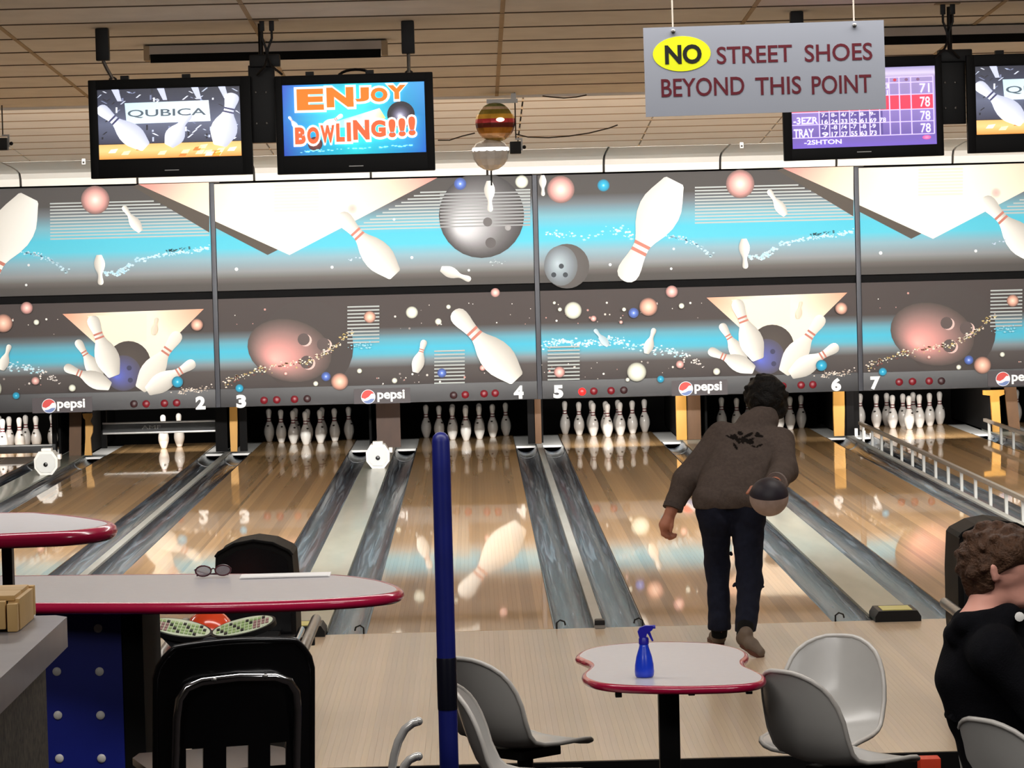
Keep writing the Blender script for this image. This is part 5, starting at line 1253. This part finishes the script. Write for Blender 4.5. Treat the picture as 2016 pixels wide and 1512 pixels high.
# shoes
def shoe(heel, toe, name, tilt=0):
    h, t_ = Vector(heel), Vector(toe); d = (t_-h); L = d.length; d.normalize(); up = Vector((0, 0, 1))
    Pp = [(h+up*.045, h+d*.02+up*.075, .036, .038), (h+up*.036, h+d*L*.5+up*.034, .036, .034), (h+d*L*.5+up*.034, t_+up*.026, .036, .026)]
    V, Q = sdf_mesh(name, [(tuple(a_), tuple(b_), r0, r1) for a_, b_, r0, r1 in Pp], .005, .02, cutz=min(h.z, t_.z)+.012 if abs(h.z-t_.z) < .02 else None)
    s_ = vq_obj('shoe', V, Q, m_shoe, bowler, B0)
    side = d.cross(up).normalized(); pts = []
    for s2, w in ((0, .03), (.15, .036), (.45, .034), (.75, .042), (1, .03), (1.08, .01)): pts.append((s2, w))
    ring = [h+d*L*s2+side*w for s2, w in pts]+[h+d*L*s2-side*w for s2, w in pts[::-1]]
    m_ = MB(); n2 = len(ring); m_.add([q-B0 for q in ring]+[q-B0+up*.02 for q in ring], [tuple(range(n2-1, -1, -1)), tuple(range(n2, 2*n2))]+[(i, (i+1) % n2, n2+(i+1) % n2, n2+i) for i in range(n2)])
    obj('sole', m_, m_sole, s_)
hl = GZ(1415, 1270, 0); shoe((hl.x, hl.y, 0.001), (hl.x-.012, hl.y+.22, 0.001), 'shoe')
ht_ = Vector(W3(1464, 1262, -1.43)); to = GZ(1497, 1294, 0); shoe((ht_.x, ht_.y, .05), (to.x, to.y, 0.001), 'shoe')
# hair
rng = np.random.RandomState(3)
H = [(tuple(hd+Vector((0, -.02, .025))), tuple(hd+Vector((0, .03, .035))), .108, .104), (tuple(hd+Vector((-.01, -.05, -.01))), tuple(hd+Vector((.03, -.03, -.065))), .085, .062), (tuple(hd+Vector((-.065, .0, .0))), tuple(hd+Vector((-.06, -.02, -.03))), .05, .04), (tuple(hd+Vector((.07, .0, .0))), tuple(hd+Vector((.08, -.02, -.055))), .05, .04)]
for i in range(46):
    d = rng.normal(size=3); d /= np.linalg.norm(d)
    if d[1] > .55 or d[2] < -.5: continue
    c_ = hd+Vector(d)*.105+Vector((0, 0, .02)); H.append((tuple(c_), tuple(c_+Vector(d)*.012), .022, .014, .015))
V, Q = sdf_mesh('hair', H, .0065, .02, fleece(.004, 95)); vq_obj('hair', V, Q, m_hair, bowler, B0)
bowling_ball('bowling_ball', ballc, .103, None, 'two-tone bowling ball, dark above and beige below, held by the bowler', (math.radians(14), 0, 0), (mat('ball_dark', S(26, 18, 34), .55, noise=.3, nscale=10), mat('ball_beige', S(166, 146, 138), .6, noise=.3, nscale=16), .12))

# -- the seated person at the right edge
Yp = -7.92
C0 = Vector((AT(1950, 1500, Yp).x, Yp, -.18))
def w(u, v, dy=0): return tuple(AT(u, v, Yp+dy))
hd = Vector(w(1971, 1116)); fx = Vector((.968, -.25, -.06)).normalized(); fy = Vector((.25, .968, 0)).normalized()     # facing right and away
def F(a_, b_, c_): return tuple(hd+fx*a_+fy*b_+Vector((0, 0, c_)))
pz = .36; pel = (w(1978, 1450)[0], Yp, pz)
P = [(F(-.025, 0, .012), F(.02, 0, .012), .094, .09), (F(.035, 0, -.04), F(.065, 0, -.095), .062, .038), (F(.04, 0, -.085), F(-.01, 0, -.09), .045, .04), (F(.108, 0, -.005), F(.128, 0, -.035), .011, .015, .014), (F(.10, -.018, -.068), F(.10, .018, -.068), .011, .011, .012), (F(.098, 0, -.1), F(.09, 0, -.105), .02, .02, .02),
     (F(-.03, 0, -.06), w(1928, 1228), .058, .062)]
for s_ in (-1, 1):
    P += [(F(-.012, s_*.088, -.03), F(-.02, s_*.096, .01), .012, .016, .01), (F(.088, s_*.034, .01), F(.09, s_*.034, .01), .012, .012, .012)]
tor = [(w(1932, 1250), w(1935, 1340), .10, .12), (w(1940, 1340), pel, .11, .10)]
shN, shF = w(1955, 1285, -.17), w(1985, 1275, .17); elN, elF = w(2052, 1392, -.22), w(2072, 1392, .22); wrN, wrF = w(2160, 1370, -.12), w(2170, 1365, .12)
P += tor+[(w(1932, 1255), shN, .08, .055), (w(1932, 1255), shF, .08, .055), (shN, elN, .045, .04), (elN, wrN, .038, .026), (shF, elF, .045, .04), (elF, wrF, .038, .026)]
kn = [(pel[0]+.40, Yp-.12, .33), (pel[0]+.42, Yp+.12, .33)]; an = [(kn[0][0]+.05, Yp-.12, -.08), (kn[1][0]+.05, Yp+.13, -.08)]
for i, s_ in enumerate((-1, 1)):
    hp = (pel[0]+.02, Yp+s_*.09, pz-.01); P += [(hp, kn[i], .075, .05), (kn[i], an[i], .05, .036)]
FP = []
for wr_ in (wrN, wrF):
    pm = Vector(wr_)+Vector((.07, 0, -.005)); P.append((wr_, tuple(pm), .026, .03)); fingers(FP, pm+Vector((.015, 0, 0)), (1, 0, -.1), (.2, 0, -1), (0, 1, 0), .0088, .04)
    FP.append((pm+Vector((-.04, .02, .0)), pm+Vector((.01, .045, .005)), .012, .010)); FP.append((pm+Vector((.01, .045, .005)), pm+Vector((.04, .045, -.01)), .010, .0085))
P += [(tuple(a_), tuple(b_), r0, r1, .007) for a_, b_, r0, r1 in FP]
V, Q = sdf_mesh('person', P, .006, .025)
sit = vq_obj('person', V, Q, m_skin2, None, C0); sit.location = C0
tag(sit, 'person with curly auburn hair in a black hoodie seated at right', 'person')
for s_ in (-1, 1):
    e = Vector(F(.093, s_*.034, .01))-C0; obj('eye', MB().sphere(e, .012, 8), mat('eye_white', S(236, 232, 226), .2, noise=.03, nscale=30), sit, smooth='all'); obj('iris', MB().sphere(e+fx*.0075, .006, 8), m_gloss, sit, smooth='all')
obj('lips', MB().tube([Vector(F(.108, -.022, -.069))-C0, Vector(F(.114, 0, -.067))-C0, Vector(F(.108, .022, -.069))-C0], [.004, .007, .004], 8), mat('lip', S(178, 96, 92), .4, noise=.1, nscale=20), sit)
# hoodie
J = [(w(1928, 1262), w(1922, 1335), .105, .128), (w(1975, 1275), w(1990, 1345), .105, .13), (w(1922, 1335), w(1940, 1400), .130, .118), (w(1990, 1345), (pel[0]+.03, Yp, .42), .13, .13), (w(1940, 1400), (pel[0]+.005, Yp, .36), .118, .135),
     (w(1948, 1270, -.08), w(1958, 1288, -.19), .095, .082), (w(1960, 1265, .08), w(1985, 1280, .19), .095, .082), (w(1958, 1288, -.19), elN, .078, .066), (elN, wrN, .064, .045), (w(1985, 1280, .19), elF, .078, .066), (elF, wrF, .064, .045),
     (w(1884, 1252, -.06), w(1882, 1248, .05), .040, .040, .012), (w(1900, 1228, -.10), w(1884, 1252, -.06), .036, .040, .012), (w(1893, 1228, .07), w(1882, 1248, .05), .034, .040, .012), (w(1900, 1228, -.10), w(1930, 1226, -.105), .036, .034, .02), (w(1930, 1226, -.105), w(1985, 1212, -.08), .034, .036, .03), (w(1900, 1220, .08), w(1985, 1205, .09), .034, .034, .03), (w(1985, 1212, -.08), w(2002, 1222, 0), .036, .04, .03), (w(1902, 1250), w(1900, 1285), .05, .06)]
V, Q = sdf_mesh('hoodie', J, .0075, .04, fleece(.0035, 30)); vq_obj('hoodie', V, Q, m_hood, sit, C0)
obj('hem_band', MB().tube([Vector((w(1868, 1405)[0]+.012, Yp-.07, w(1868, 1407)[2]))-C0, Vector((w(1868, 1405)[0], Yp, w(1868, 1407)[2]))-C0, Vector((w(1868, 1405)[0]+.012, Yp+.07, w(1868, 1407)[2]))-C0], .016, 10), m_hood, sit)
obj('shoulder_badge', MB().lathe([(.016, 0), (.016, .004), (.01, .006)], 12, tuple(Vector(w(2007, 1214, -.125))-C0), 'y'), m_white, sit)
Jn = []
for i, s_ in enumerate((-1, 1)):
    hp = (pel[0]+.0, Yp+s_*.09, pz-.015); Jn += [(hp, kn[i], .092, .07), (kn[i], an[i], .068, .058)]
V, Q = sdf_mesh('jeans', Jn, .009, .03, fleece(.003, 40)); vq_obj('jeans', V, Q, m_jean, sit, C0)
for i in range(2):
    a_ = Vector(an[i]); V, Q = sdf_mesh('shoe', [(tuple(a_+Vector((-.02, 0, -.05))), tuple(a_+Vector((.06, 0, -.058))), .042, .038), (tuple(a_+Vector((.06, 0, -.06))), tuple(a_+Vector((.17, 0, -.068))), .038, .03)], .007, .02, cutz=-.178); vq_obj('shoe', V, Q, m_shoe, sit, C0)
H = [(F(-.03, 0, .03), F(.02, 0, .038), .108, .104, .018, (F(.018, 0, .0), fx*.75-Vector((0, 0, .66)))), (F(-.075, 0, -.005), F(-.07, 0, -.06), .075, .058), (F(-.045, -.06, -.01), F(-.045, -.055, -.05), .045, .035), (F(-.045, .06, -.01), F(-.045, .055, -.05), .045, .035), (F(.03, -.07, .05), F(.075, -.03, .06), .05, .045), (F(.03, .07, .05), F(.075, .03, .06), .05, .045)]
rng = np.random.RandomState(5)
for i in range(90):
    d = rng.normal(size=3); d /= np.linalg.norm(d); a_, b_, c_ = d
    if a_ > .5 and c_ < .35: continue
    if c_ < -.55 or (a_ > -.25 and c_ < .12): continue
    H.append((F(-.018+a_*.108, b_*.106, .025+c_*.108), F(-.018+a_*.124, b_*.122, .022+c_*.122), .021, .013, .014))
V, Q = sdf_mesh('hair', H, .006, .018, fleece(.004, 100)); vq_obj('hair', V, Q, m_hair2, sit, C0)
seat((C0.x+.205, Yp-.02), (.82, .57), 'grey moulded seat under the seated person in the black hoodie')
